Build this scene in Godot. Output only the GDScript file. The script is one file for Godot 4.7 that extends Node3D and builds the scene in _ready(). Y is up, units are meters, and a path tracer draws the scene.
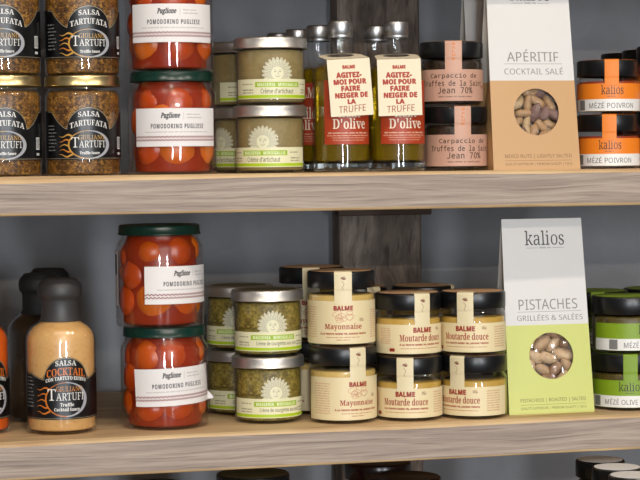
extends Node3D
# Two wooden shop shelves of preserves in front of a grey wall. Lengths are metres, the drawings of the labels are in millimetres.

const MM := 0.001
const LOW := 0.0          # top of the lower shelf
const HIGH := 0.2138      # top of the upper shelf
const DEEP := -0.2138     # top of the shelf below the frame
const WALL := -0.36       # face of the wall behind the shelves
const PX := 12.0          # drawing pixels per millimetre of label, halved at the end

var names := {}
var shared := {}
var M := {}
var sans: Font
var sans_bold: Font
var serif: Font
var serif_bold: Font
var mono: Font
var rng := RandomNumberGenerator.new()


func _ready() -> void:
	rng.seed = 7
	camera_and_light()
	fonts()
	materials()
	setting()
	lamps()
	upper_goods()
	lower_goods()
	goods_below()


# ------------------------------------------------------------------ camera, sky, light

func camera_and_light() -> void:
	var cam := Camera3D.new()
	cam.name = "camera"
	cam.fov = rad_to_deg(2.0 * atan(240.0 / 2000.0))
	cam.near = 0.05
	cam.far = 50.0
	cam.position = Vector3(-0.41369, 0.22607, 1.61341)
	cam.basis = Basis.from_euler(Vector3(0, deg_to_rad(-14.3814), 0)) * Basis.from_euler(Vector3(deg_to_rad(-2.3478), 0, 0)) * Basis.from_euler(Vector3(0, 0, deg_to_rad(-0.6532)))
	add_child(cam)
	cam.current = true
	var we := WorldEnvironment.new()
	we.name = "environment"
	var e := Environment.new()
	e.background_mode = Environment.BG_COLOR
	e.background_color = Color(0.80, 0.88, 1.0)
	e.background_energy_multiplier = 1.0
	e.tonemap_mode = Environment.TONE_MAPPER_LINEAR
	e.tonemap_exposure = 0.96
	e.sdfgi_enabled = true
	e.ssao_enabled = true
	e.ssil_enabled = true
	we.environment = e
	add_child(we)
	# daylight from the two tall shop windows at the far end of the shop
	for k in 2:
		var a := AreaLight3D.new()
		a.name = "window_daylight"
		a.area_size = Vector2(0.5, 2.1)
		a.area_normalize_energy = true
		a.light_color = Color(0.93, 0.965, 1.0)
		a.light_energy = 20.0
		a.area_range = 14.0
		a.area_attenuation = 2.0
		a.shadow_enabled = true
		a.position = Vector3([-1.5, 1.3][k], 0.2, 7.9)
		add_child(a, true)   # shines along its -z, towards the shelves


func lamps() -> void:
	# three ceiling tracks with spot heads turned to the shelves: [z, energy, half cone, place]
	var rows := [[0.85, 0.36, 34.0, "the shelves"], [3.2, 0.7, 22.0, "the middle of the shop"], [6.4, 1.7, 14.0, "the shop windows"]]
	for row in rows:
		var track := thing("ceiling_track", "black lamp track under the white ceiling, nearest " + row[3], "lamp track", Vector3(0, 1.6, row[0]))
		part(track, "rail", keep("rail", func(): return box_mesh(Vector3(2.2, 0.035, 0.035), 0.003)), M.black_metal, Vector3(0, -0.0175, 0))
		for i in 4:
			var at := Vector3([-0.75, -0.25, 0.25, 0.75][i], 1.565, row[0])
			var head := at + Vector3(0, -0.09, 0)
			var aim := Vector3([-0.36, -0.12, 0.12, 0.36][i], 0.12, -0.04)
			var where: String = ["end by the left wall", "second from the left wall", "second from the right wall", "end by the right wall"][i]
			var t := thing("spot_lamp", "black spot lamp on track nearest %s, %s" % [row[3], where], "lamp", at, 0.0, "ceiling track spot lamps")
			part(t, "stem", keep("stem", func(): return lathe([[0.006, -0.07], [0.006, 0.0], [0.0, 0.0]], 12)), M.black_metal)
			var b := Basis.looking_at(aim - head, Vector3.UP)
			var h := part(t, "housing", keep("housing", func(): return lathe([[0, -0.05], [0.03, -0.05], [0.034, -0.046], [0.034, 0.05], [0.031, 0.05], [0.030, 0.036], [0, 0.036]], 28)), M.black_metal, head - at)
			h.basis = b * Basis(Vector3.RIGHT, -PI / 2)
			part(h, "lamp_lens", keep("lens", func(): return lathe([[0, 0.040], [0.029, 0.040]], 28)), M.lamp_glow)
			var l := SpotLight3D.new()
			l.name = "spot_light"
			l.light_color = Color(1.0, 0.945, 0.88)
			l.light_energy = row[1]
			l.light_size = 0.03
			l.spot_range = 12.0
			l.spot_attenuation = 2.0
			l.spot_angle = row[2]
			l.spot_angle_attenuation = 0.6
			l.shadow_enabled = true
			l.position = head - at + (aim - head).normalized() * 0.056
			l.basis = b
			t.add_child(l, true)


# ------------------------------------------------------------------ nodes

func numbered(called: String) -> String:
	var n: int = names.get(called, 0)
	names[called] = n + 1
	return called if n == 0 else "%s_%03d" % [called, n]


func thing(called: String, label: String, category: String, at := Vector3.ZERO, turn := 0.0, group := "") -> Node3D:
	var o := Node3D.new()
	o.name = numbered(called)
	add_child(o)
	o.position = at
	o.rotation_degrees.y = turn
	o.set_meta("label", label)
	o.set_meta("category", category)
	if group:
		o.set_meta("group", group)
	return o


func part(parent: Node3D, called: String, mesh: Mesh, m: Variant, at := Vector3.ZERO) -> MeshInstance3D:
	var o := MeshInstance3D.new()
	o.name = called
	o.mesh = mesh
	if m is Array:
		for i in m.size():
			o.set_surface_override_material(i, m[i])
	else:
		o.material_override = m
	o.position = at
	parent.add_child(o, true)
	return o


func struct(called: String, mesh: Mesh, m: Variant, at: Vector3, label: String, category: String) -> MeshInstance3D:
	var o := part(self, called, mesh, m, at)
	o.set_meta("kind", "structure")
	o.set_meta("label", label)
	o.set_meta("category", category)
	return o


# ------------------------------------------------------------------ meshes

class Shell:
	var p := PackedVector3Array()
	var n := PackedVector3Array()
	var uv := PackedVector2Array()
	var c := PackedColorArray()
	var ix := PackedInt32Array()
	func v(a: Vector3, b: Vector3, t := Vector2.ZERO) -> int:
		p.append(a); n.append(b); uv.append(t)
		return p.size() - 1
	func tri(i: int, j: int, k: int) -> void:   # front faces run clockwise
		var g := (p[j] - p[i]).cross(p[k] - p[i])
		if g.length_squared() < 1e-18:
			return
		if g.dot(n[i] + n[j] + n[k]) > 0.0:
			ix.append_array([i, k, j])
		else:
			ix.append_array([i, j, k])
	func quad(i: int, j: int, k: int, l: int) -> void:
		tri(i, j, k); tri(i, k, l)
	func flat(pts: Array, nn: Vector3, uvs: Array = []) -> void:   # a convex face
		var f := p.size()
		for i in pts.size():
			v(pts[i], nn, uvs[i] if uvs else Vector2.ZERO)
		for i in range(1, pts.size() - 1):
			tri(f, f + i, f + i + 1)
	func commit(into: ArrayMesh = null) -> ArrayMesh:
		var m := into if into else ArrayMesh.new()
		var a := []
		a.resize(Mesh.ARRAY_MAX)
		a[Mesh.ARRAY_VERTEX] = p
		a[Mesh.ARRAY_NORMAL] = n
		a[Mesh.ARRAY_TEX_UV] = uv
		a[Mesh.ARRAY_INDEX] = ix
		if c.size() == p.size() and c.size():
			a[Mesh.ARRAY_COLOR] = c
		m.add_surface_from_arrays(Mesh.PRIMITIVE_TRIANGLES, a)
		return m


func lathe(prof: Array, segs := 48, sx := 1.0, sz := 1.0) -> ArrayMesh:
	# prof: [radius, height] from the bottom centre outwards and up; the outside is on the right of that path
	var s := Shell.new()
	var k := prof.size()
	var seg_n := []
	for i in k - 1:
		var d := Vector2(prof[i + 1][0] - prof[i][0], prof[i + 1][1] - prof[i][1]).normalized()
		seg_n.append(Vector2(d.y, -d.x))
	var length := 0.0
	for i in k - 1:
		var na: Vector2 = seg_n[i]
		var nb: Vector2 = seg_n[i]
		if i > 0 and seg_n[i - 1].dot(na) > 0.62:
			na = (seg_n[i - 1] + na).normalized()
		if i < k - 2 and seg_n[i + 1].dot(nb) > 0.62:
			nb = (seg_n[i + 1] + nb).normalized()
		var step := Vector2(prof[i + 1][0] - prof[i][0], prof[i + 1][1] - prof[i][1]).length()
		var f := s.p.size()
		for j in segs + 1:
			var a := TAU * j / segs
			var sa := sin(a)
			var ca := cos(a)
			s.v(Vector3(prof[i][0] * sa * sx, prof[i][1], prof[i][0] * ca * sz), Vector3(na.x * sa, na.y, na.x * ca), Vector2(float(j) / segs, length))
			s.v(Vector3(prof[i + 1][0] * sa * sx, prof[i + 1][1], prof[i + 1][0] * ca * sz), Vector3(nb.x * sa, nb.y, nb.x * ca), Vector2(float(j) / segs, length + step))
		length += step
		for j in segs:
			var q := f + j * 2
			s.quad(q, q + 2, q + 3, q + 1)
	return s.commit()


func mm(prof: Array) -> Array:
	var o := []
	for q in prof:
		o.append([q[0] * MM, q[1] * MM])
	return o


func box_mesh(size: Vector3, bevel := 0.0) -> ArrayMesh:
	var s := Shell.new()
	var h := size / 2
	var b := minf(bevel, minf(h.x, minf(h.y, h.z)) * 0.9)
	var ax := [Vector3.RIGHT, Vector3.UP, Vector3.BACK]
	for i in 3:
		var u: Vector3 = ax[(i + 1) % 3]
		var w: Vector3 = ax[(i + 2) % 3]
		for sg in [-1.0, 1.0]:
			var n: Vector3 = ax[i] * sg
			var c: Vector3 = n * h[i]
			var hu: Vector3 = u * (h[(i + 1) % 3] - b)
			var hw: Vector3 = w * (h[(i + 2) % 3] - b)
			s.flat([c - hu - hw, c + hu - hw, c + hu + hw, c - hu + hw], n)
		if b > 0.0:
			for su in [-1.0, 1.0]:
				for sw in [-1.0, 1.0]:
					var nu: Vector3 = u * su
					var nw: Vector3 = w * sw
					var along: Vector3 = ax[i] * (h[i] - b)
					var c1: Vector3 = nu * h[(i + 1) % 3] + nw * (h[(i + 2) % 3] - b)
					var c2: Vector3 = nu * (h[(i + 1) % 3] - b) + nw * h[(i + 2) % 3]
					s.flat([c1 - along, c1 + along, c2 + along, c2 - along], (nu + nw).normalized())
	if b > 0.0:
		for x in [-1.0, 1.0]:
			for y in [-1.0, 1.0]:
				for z in [-1.0, 1.0]:
					var d := Vector3(x, y, z)
					s.flat([Vector3(h.x, h.y - b, h.z - b) * d, Vector3(h.x - b, h.y, h.z - b) * d, Vector3(h.x - b, h.y - b, h.z) * d], d.normalized())
	return s.commit()


func wrap_mesh(R: float, w: float, h: float, y0: float, top: Variant = null) -> ArrayMesh:
	# a label of w x h mm round a cylinder of R mm, its lower edge y0 mm up; top(u) gives the height of its upper edge
	var s := Shell.new()
	var cols := 56
	for j in cols + 1:
		var u := w * (float(j) / cols - 0.5)
		var a := u / R
		var t: float = top.call(u) if top != null else h
		var n := Vector3(sin(a), 0, cos(a))
		s.v(Vector3(R * n.x, y0, R * n.z) * MM, n, Vector2(float(j) / cols, 1.0))
		s.v(Vector3(R * n.x, y0 + t, R * n.z) * MM, n, Vector2(float(j) / cols, 1.0 - t / h))
	for j in cols:
		s.quad(j * 2, j * 2 + 2, j * 2 + 3, j * 2 + 1)
	return s.commit()


func tape_mesh(prof: Array, w: float) -> ArrayMesh:
	# a strip w mm wide that follows the profile [radius, height] mm on the front side
	var s := Shell.new()
	var cols := 8
	var total := 0.0
	for i in prof.size() - 1:
		total += Vector2(prof[i + 1][0] - prof[i][0], prof[i + 1][1] - prof[i][1]).length()
	var run := 0.0
	for i in prof.size() - 1:
		var d := Vector2(prof[i + 1][0] - prof[i][0], prof[i + 1][1] - prof[i][1])
		var f := s.p.size()
		for e in 2:
			var q: Array = prof[i + e]
			for j in cols + 1:
				var x := w * (float(j) / cols - 0.5)
				var z := sqrt(maxf(q[0] * q[0] - x * x, 0.0))
				var out := Vector3(x, 0, z).normalized()
				var nn := (out * -d.y + Vector3.UP * d.x).normalized()
				s.v(Vector3(x, q[1], z) * MM, nn, Vector2(float(j) / cols, (run + d.length() * e) / total))
		for j in cols:
			s.quad(f + j, f + j + 1, f + cols + 2 + j, f + cols + 1 + j)
		run += d.length()
	return s.commit()


func sun_mesh(R: float, rad: float, yc: float, petals: int) -> ArrayMesh:
	# a scalloped disc bent round a cylinder of R mm
	var s := Shell.new()
	var rings := 4
	var pts := petals * 6
	for i in rings + 1:
		for j in pts + 1:
			var a := TAU * j / pts
			var edge := rad * (0.76 + 0.24 * pow(absf(cos(a * petals / 2.0)), 0.9))
			var r := edge * i / rings
			var x := r * sin(a)
			var y := r * cos(a)
			var n := Vector3(sin(x / R), 0, cos(x / R))
			s.v(Vector3(R * n.x, yc + y, R * n.z) * MM, n, Vector2(0.5 + x / rad / 2, 0.5 - y / rad / 2))
	for i in rings:
		for j in pts:
			var q := i * (pts + 1) + j
			s.quad(q, q + 1, q + pts + 2, q + pts + 1)
	return s.commit()


func blob_mesh(shape: Callable, us := 16, vs := 10) -> ArrayMesh:
	# shape(direction) gives the point; normals by difference
	var s := Shell.new()
	for i in vs + 1:
		for j in us + 1:
			var th := PI * i / vs
			var ph := TAU * j / us
			var d := Vector3(sin(th) * sin(ph), cos(th), sin(th) * cos(ph))
			s.v(shape.call(d), d, Vector2(float(j) / us, float(i) / vs))
	for i in vs:
		for j in us:
			var q := i * (us + 1) + j
			s.quad(q, q + 1, q + us + 2, q + us + 1)
	var acc := {}
	for t in range(0, s.ix.size(), 3):
		var g := (s.p[s.ix[t + 2]] - s.p[s.ix[t]]).cross(s.p[s.ix[t + 1]] - s.p[s.ix[t]])
		for e in 3:
			var key := s.p[s.ix[t + e]].snapped(Vector3.ONE * 1e-6)
			acc[key] = acc.get(key, Vector3.ZERO) + g
	for i in s.p.size():
		var g: Vector3 = acc.get(s.p[i].snapped(Vector3.ONE * 1e-6), s.n[i])
		if g.length() > 0.0:
			s.n[i] = g.normalized()
	return s.commit()


func keep(key: String, make: Callable) -> Variant:
	if not shared.has(key):
		shared[key] = make.call()
	return shared[key]


# ------------------------------------------------------------------ drawing of prints

func fonts() -> void:
	sans = font("Droid Sans", 400)
	sans_bold = font("Droid Sans", 700)
	serif = font("Droid Serif", 400)
	serif_bold = font("Droid Serif", 700)
	mono = font("Droid Sans Mono", 400)


func font(family: String, weight: int) -> Font:
	var f := SystemFont.new()
	f.font_names = PackedStringArray([family])
	f.font_weight = weight
	return f


func spaced(f: Font, gap: int) -> Font:
	var v := FontVariation.new()
	v.base_font = f
	v.spacing_glyph = gap
	return v


func sheet(w: float, h: float, bg: Color) -> Image:
	var im := Image.create(int(w * PX / 2) * 2, int(h * PX / 2) * 2, false, Image.FORMAT_RGBA8)
	im.fill(bg)
	return im


func fill_tri(im: Image, a: Vector2, b: Vector2, c: Vector2, col: Color) -> void:
	var y0 := maxi(0, int(ceil(minf(a.y, minf(b.y, c.y)) - 0.5)))
	var y1 := mini(im.get_height() - 1, int(floor(maxf(a.y, maxf(b.y, c.y)) - 0.5)))
	var e := [[a, b], [b, c], [c, a]]
	for y in range(y0, y1 + 1):
		var yc := y + 0.5
		var lo := 1e9
		var hi := -1e9
		for q in e:
			var p: Vector2 = q[0]
			var r: Vector2 = q[1]
			if (p.y <= yc) != (r.y <= yc):
				var x := p.x + (r.x - p.x) * (yc - p.y) / (r.y - p.y)
				lo = minf(lo, x)
				hi = maxf(hi, x)
		var x0 := maxi(0, int(ceil(lo - 0.5)))
		var x1 := mini(im.get_width(), int(ceil(hi - 0.5)))
		if x1 > x0:
			im.fill_rect(Rect2i(x0, y, x1 - x0, 1), col)


func write(im: Image, s: String, x0: float, y0: float, x1: float, y1: float, col: Color, f: Font, arc := 0.0, skew := 0.0, tilt := 0.0, fat := 0.0) -> void:
	# fits the letters of s into the box given in mm; arc bends the line down at its ends
	var tm := TextMesh.new()
	tm.text = s
	tm.font = f
	tm.font_size = 64
	tm.pixel_size = 0.01
	tm.depth = 0.0
	tm.curve_step = 2.0
	var a := tm.get_mesh_arrays()
	var vs: PackedVector3Array = a[Mesh.ARRAY_VERTEX]
	var lo := Vector2(1e9, 1e9)
	var hi := -lo
	var flat := PackedVector2Array()
	for v in vs:
		var q := Vector2(v.x + v.y * skew, v.y)
		flat.append(q)
		lo = lo.min(q)
		hi = hi.max(q)
	if vs.is_empty():
		return
	for i in flat.size():
		var t := (flat[i] - lo) / (hi - lo)
		var c := t.x * 2.0 - 1.0
		flat[i] = Vector2(lerpf(x0, x1, t.x), lerpf(y1, y0, t.y) + arc * c * c + tilt * c) * PX
	var ix = a[Mesh.ARRAY_INDEX]
	if ix == null or ix.size() == 0:
		ix = range(vs.size())
	for i in range(0, ix.size(), 3):
		for o in ([Vector2.ZERO] if fat == 0.0 else [Vector2(fat, 0), Vector2(-fat, 0), Vector2(0, fat), Vector2(0, -fat)]):
			fill_tri(im, flat[ix[i]] + o * PX, flat[ix[i + 1]] + o * PX, flat[ix[i + 2]] + o * PX, col)


func rect(im: Image, x0: float, y0: float, x1: float, y1: float, col: Color) -> void:
	im.fill_rect(Rect2i(int(x0 * PX), int(y0 * PX), maxi(1, int((x1 - x0) * PX)), maxi(1, int((y1 - y0) * PX))), col)


func stroke(im: Image, pts: Array, w: float, col: Color) -> void:
	for i in pts.size() - 1:
		var a: Vector2 = pts[i] * PX
		var b: Vector2 = pts[i + 1] * PX
		var d := (b - a).normalized() * (w * PX / 2)
		var n := Vector2(-d.y, d.x)
		fill_tri(im, a + n - d * 0.4, b + n + d * 0.4, b - n + d * 0.4, col)
		fill_tri(im, a + n - d * 0.4, b - n + d * 0.4, a - n - d * 0.4, col)


func poly(im: Image, pts: Array, col: Color) -> void:
	var pk := PackedVector2Array()
	for q in pts:
		pk.append(q * PX)
	var t := Geometry2D.triangulate_polygon(pk)
	for i in range(0, t.size(), 3):
		fill_tri(im, pk[t[i]], pk[t[i + 1]], pk[t[i + 2]], col)


func oval(im: Image, cx: float, cy: float, rx: float, ry: float, col: Color) -> void:
	var pts := []
	for i in 40:
		pts.append(Vector2(cx + rx * cos(TAU * i / 40), cy + ry * sin(TAU * i / 40)))
	poly(im, pts, col)


func small_print(im: Image, x0: float, y: float, x1: float, h: float, col: Color, seed_: int) -> void:
	# a line of print too small to read in the photograph: ticks in word groups
	var r := RandomNumberGenerator.new()
	r.seed = seed_
	var x := x0
	while x < x1 - h * 0.5:
		var word := r.randi_range(3, 8)
		for k in word:
			if x > x1 - h * 0.4:
				break
			var up := r.randf_range(0.0, 0.35)
			rect(im, x, y + h * up, x + h * 0.30, y + h, col)
			if r.randf() < 0.5:
				rect(im, x, y + h * 0.4, x + h * 0.5, y + h * 0.6, col)
			x += h * 0.62
		x += h * 0.55


func print_material(im: Image, rough := 0.55, called := "print") -> StandardMaterial3D:
	im.shrink_x2()
	var m := StandardMaterial3D.new()
	m.resource_name = called
	m.albedo_texture = ImageTexture.create_from_image(im)
	m.roughness = rough
	m.metallic_specular = 0.5
	m.texture_repeat = false
	return m


func mat(c: Color, rough := 0.6, metal := 0.0, called := "") -> StandardMaterial3D:
	var m := StandardMaterial3D.new()
	m.resource_name = called
	m.albedo_color = c
	m.roughness = rough
	m.metallic = metal
	return m


func speckle(called: String, seed_: int, freq: float, ramp: Array, rough: float, scale_per_m: float, relief := 0.0) -> StandardMaterial3D:
	# chopped matter: cells of differing tone, with finer flecks over them
	var n := 256
	var a := FastNoiseLite.new()
	a.seed = seed_
	a.noise_type = FastNoiseLite.TYPE_CELLULAR
	a.cellular_return_type = FastNoiseLite.RETURN_CELL_VALUE
	a.cellular_jitter = 1.0
	a.frequency = freq
	a.domain_warp_enabled = true
	a.domain_warp_amplitude = 12.0
	a.domain_warp_frequency = 0.03
	var b := FastNoiseLite.new()
	b.seed = seed_ + 5
	b.noise_type = FastNoiseLite.TYPE_SIMPLEX_SMOOTH
	b.frequency = freq * 1.6
	b.fractal_octaves = 4
	var ia := a.get_seamless_image(n, n)
	var ib := b.get_seamless_image(n, n)
	var g := Gradient.new()
	g.offsets = PackedFloat32Array(range(ramp.size()).map(func(i): return float(i) / (ramp.size() - 1)))
	g.colors = PackedColorArray(ramp)
	var im := Image.create(n, n, false, Image.FORMAT_RGBA8)
	var hm := Image.create(n, n, false, Image.FORMAT_RGBA8)
	for y in n:
		for x in n:
			var v := clampf(0.5 + 1.5 * (0.62 * ia.get_pixel(x, y).r + 0.38 * ib.get_pixel(x, y).r - 0.5), 0.0, 1.0)
			im.set_pixel(x, y, g.sample(clampf(v, 0, 1)))
			hm.set_pixel(x, y, Color(v, v, v))
	var m := mat(Color.WHITE, rough, 0.0, called)
	m.albedo_texture = ImageTexture.create_from_image(im)
	m.uv1_triplanar = true
	m.uv1_scale = Vector3.ONE * scale_per_m
	if relief > 0.0:
		m.heightmap_enabled = true
		m.heightmap_texture = ImageTexture.create_from_image(hm)
		m.heightmap_scale = relief
	return m


func grain(called: String, seed_: int, dark: Color, light: Color, streak: Color, rough: float, w := 1024, h := 256, along := 0.0035, across := 0.045) -> StandardMaterial3D:
	# wood: long fibres along u, wavy year rings, thin darker streaks
	var a := FastNoiseLite.new()
	a.seed = seed_
	a.noise_type = FastNoiseLite.TYPE_SIMPLEX_SMOOTH
	a.frequency = 1.0
	a.fractal_octaves = 3
	var im := Image.create(w, h, false, Image.FORMAT_RGBA8)
	var hm := Image.create(w, h, false, Image.FORMAT_RGBA8)
	for y in h:
		for x in w:
			var wob := a.get_noise_2d(x * along * 0.6, y * 0.012) * 12.0
			var r1 := a.get_noise_2d(x * along, (y + wob) * across + 40.0)
			var r2 := a.get_noise_2d(x * along * 5.0 + 90.0, (y + wob) * across * 4.5)
			var v := clampf(0.5 + 0.55 * r1 + 0.30 * r2, 0, 1)
			var c := dark.lerp(light, v)
			var k := a.get_noise_2d(x * along * 1.3 + 300.0, (y + wob) * across * 1.7 + 11.0)
			c = c.lerp(streak, smoothstep(0.22, 0.55, k) * 0.55)
			im.set_pixel(x, y, c)
			hm.set_pixel(x, y, Color(v, v, v))
	var m := mat(Color.WHITE, rough, 0.0, called)
	m.albedo_texture = ImageTexture.create_from_image(im)
	m.heightmap_enabled = true
	m.heightmap_texture = ImageTexture.create_from_image(hm)
	m.heightmap_scale = 0.02
	return m


# ------------------------------------------------------------------ materials

func materials() -> void:
	var g := mat(Color(0.93, 0.97, 0.95, 0.0), 0.03, 0.0, "jar_glass")
	g.transparency = BaseMaterial3D.TRANSPARENCY_ALPHA
	M.glass = g
	var film := mat(Color(1, 1, 1, 0.0), 0.06, 0.0, "window_film")
	film.transparency = BaseMaterial3D.TRANSPARENCY_ALPHA
	film.normal_enabled = true
	var fn := FastNoiseLite.new()
	fn.seed = 4
	fn.frequency = 0.012
	fn.fractal_octaves = 2
	var fi := fn.get_seamless_image(256, 256)
	fi.bump_map_to_normal_map(6.0)
	film.normal_texture = ImageTexture.create_from_image(fi)
	film.normal_scale = 0.6
	M.film = film
	var oil := mat(Color(0.70, 0.58, 0.08, 0.22), 0.02, 0.0, "truffle_oil")
	oil.refraction_enabled = true
	oil.refraction_scale = 0.047
	oil.transparency = BaseMaterial3D.TRANSPARENCY_ALPHA
	M.oil = oil
	var tg := mat(Color(0.97, 0.99, 0.98, 0.0), 0.02, 0.0, "thick_glass")
	tg.refraction_enabled = true
	tg.refraction_scale = 0.05
	tg.transparency = BaseMaterial3D.TRANSPARENCY_ALPHA
	M.thick_glass = tg
	M.gold = mat(Color(0.84, 0.77, 0.57), 0.30, 1.0, "gold_lid")
	M.silver = mat(Color(0.86, 0.85, 0.83), 0.42, 1.0, "silver_lid")
	M.cap_silver = mat(Color(0.74, 0.74, 0.74), 0.38, 1.0, "silver_cap")
	M.green_lid = mat(Color(0.02, 0.16, 0.13), 0.28, 0.0, "green_lid")
	M.black_lid = mat(Color(0.055, 0.057, 0.065), 0.33, 0.0, "black_lid")
	M.capsule = mat(Color(0.185, 0.18, 0.18), 0.5, 0.0, "grey_capsule")
	M.black_capsule = mat(Color(0.02, 0.02, 0.02), 0.7, 0.0, "black_capsule")
	M.black_metal = mat(Color(0.05, 0.05, 0.05), 0.5, 0.3, "black_metal")
	var glow := mat(Color(1, 0.93, 0.82), 0.4, 0.0, "lamp_glow")
	glow.emission_enabled = true
	glow.emission = Color(1.0, 0.88, 0.72)
	glow.emission_energy_multiplier = 6.0
	M.lamp_glow = glow
	# contents
	M.tomato = mat(Color(0.74, 0.31, 0.05), 0.3, 0.0, "tomato_skin")
	M.tomato_b = mat(Color(0.69, 0.25, 0.035), 0.3, 0.0, "tomato_skin_red")
	M.tomato_c = mat(Color(0.78, 0.38, 0.07), 0.3, 0.0, "tomato_skin_orange")
	M.tomato_sauce = mat(Color(0.53, 0.14, 0.02), 0.35, 0.0, "tomato_juice")
	var juice := mat(Color(0.58, 0.19, 0.03, 0.10), 0.3, 0.0, "tomato_liquor")
	juice.transparency = BaseMaterial3D.TRANSPARENCY_ALPHA
	M.juice = juice
	M.truffle_sauce = speckle("chopped_mushroom", 3, 0.085, [Color(0.06, 0.03, 0.01), Color(0.24, 0.14, 0.04), Color(0.56, 0.38, 0.13), Color(0.86, 0.68, 0.36)], 0.45, 22.0, 0.05)
	M.artichoke = speckle("artichoke_cream", 21, 0.05, [Color(0.46, 0.40, 0.24), Color(0.52, 0.45, 0.28), Color(0.56, 0.49, 0.31)], 0.6, 14.0)
	M.zucchini = speckle("zucchini_cream", 33, 0.085, [Color(0.14, 0.11, 0.03), Color(0.38, 0.32, 0.10), Color(0.56, 0.49, 0.20), Color(0.76, 0.69, 0.42)], 0.5, 20.0, 0.04)
	M.mustard = speckle("mustard", 41, 0.03, [Color(0.66, 0.52, 0.20), Color(0.74, 0.60, 0.27)], 0.5, 12.0)
	M.mayo = speckle("mayonnaise", 43, 0.03, [Color(0.70, 0.58, 0.30), Color(0.78, 0.66, 0.38)], 0.5, 12.0)
	M.slices = speckle("truffle_slices", 47, 0.03, [Color(0.02, 0.015, 0.01), Color(0.08, 0.05, 0.03), Color(0.22, 0.16, 0.10), Color(0.05, 0.03, 0.02)], 0.35, 14.0, 0.06)
	M.pepper = speckle("pepper_spread", 51, 0.05, [Color(0.36, 0.09, 0.02), Color(0.52, 0.16, 0.03), Color(0.62, 0.24, 0.05)], 0.45, 16.0)
	M.olive = speckle("olive_spread", 53, 0.05, [Color(0.16, 0.13, 0.03), Color(0.30, 0.25, 0.07), Color(0.40, 0.34, 0.12)], 0.45, 16.0)
	M.cocktail = speckle("cocktail_sauce", 57, 0.05, [Color(0.77, 0.59, 0.36), Color(0.80, 0.63, 0.40), Color(0.72, 0.53, 0.30)], 0.4, 10.0)
	M.cocktail_orange = speckle("orange_sauce", 59, 0.05, [Color(0.76, 0.30, 0.06), Color(0.82, 0.36, 0.08)], 0.4, 10.0)
	M.dark_sauce = speckle("dark_sauce", 61, 0.05, [Color(0.17, 0.12, 0.07), Color(0.12, 0.08, 0.05)], 0.45, 10.0)
	M.kraft = mat(Color(0.72, 0.57, 0.42), 0.6, 0.0, "kraft_sticker")
	M.olive_sticker = mat(Color(0.36, 0.33, 0.18), 0.6, 0.0, "olive_sticker")
	M.lime_sticker = mat(Color(0.45, 0.56, 0.10), 0.55, 0.0, "lime_sticker")
	M.orange_sticker = mat(Color(0.86, 0.47, 0.10), 0.55, 0.0, "orange_sticker")
	M.white_sticker = mat(Color(0.90, 0.90, 0.90), 0.4, 0.0, "white_sticker")
	M.red_lid = mat(Color(0.10, 0.03, 0.025), 0.25, 0.0, "dark_red_lid")
	# wood and walls
	M.board_top = grain("pine_top", 11, Color(0.70, 0.58, 0.43), Color(0.82, 0.71, 0.54), Color(0.58, 0.44, 0.30), 0.55, 2048, 256, 0.0028)
	M.board_face = grain("weathered_face", 12, Color(0.49, 0.43, 0.385), Color(0.66, 0.60, 0.545), Color(0.40, 0.335, 0.295), 0.6, 2048, 128, 0.004, 0.06)
	M.post = grain("old_post", 13, Color(0.37, 0.32, 0.28), Color(0.56, 0.50, 0.45), Color(0.25, 0.21, 0.18), 0.75, 512, 256, 0.006, 0.06)
	M.bracket = grain("old_bracket", 14, Color(0.26, 0.19, 0.15), Color(0.38, 0.29, 0.23), Color(0.10, 0.07, 0.05), 0.75, 512, 128)
	M.wall = speckle("grey_wall_paint", 71, 0.02, [Color(0.465, 0.465, 0.472), Color(0.48, 0.48, 0.487), Color(0.49, 0.49, 0.497)], 0.7, 3.0)
	M.room_wall = mat(Color(0.52, 0.50, 0.48), 0.85, 0.0, "room_wall_paint")
	M.ceiling = mat(Color(0.86, 0.86, 0.85), 0.9, 0.0, "ceiling_paint")
	M.floor = grain("floor_boards", 15, Color(0.30, 0.23, 0.17), Color(0.44, 0.34, 0.25), Color(0.22, 0.16, 0.11), 0.5, 512, 256)
	M.frame = mat(Color(0.16, 0.16, 0.17), 0.5, 0.0, "window_frame_paint")


# ------------------------------------------------------------------ the setting

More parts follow.
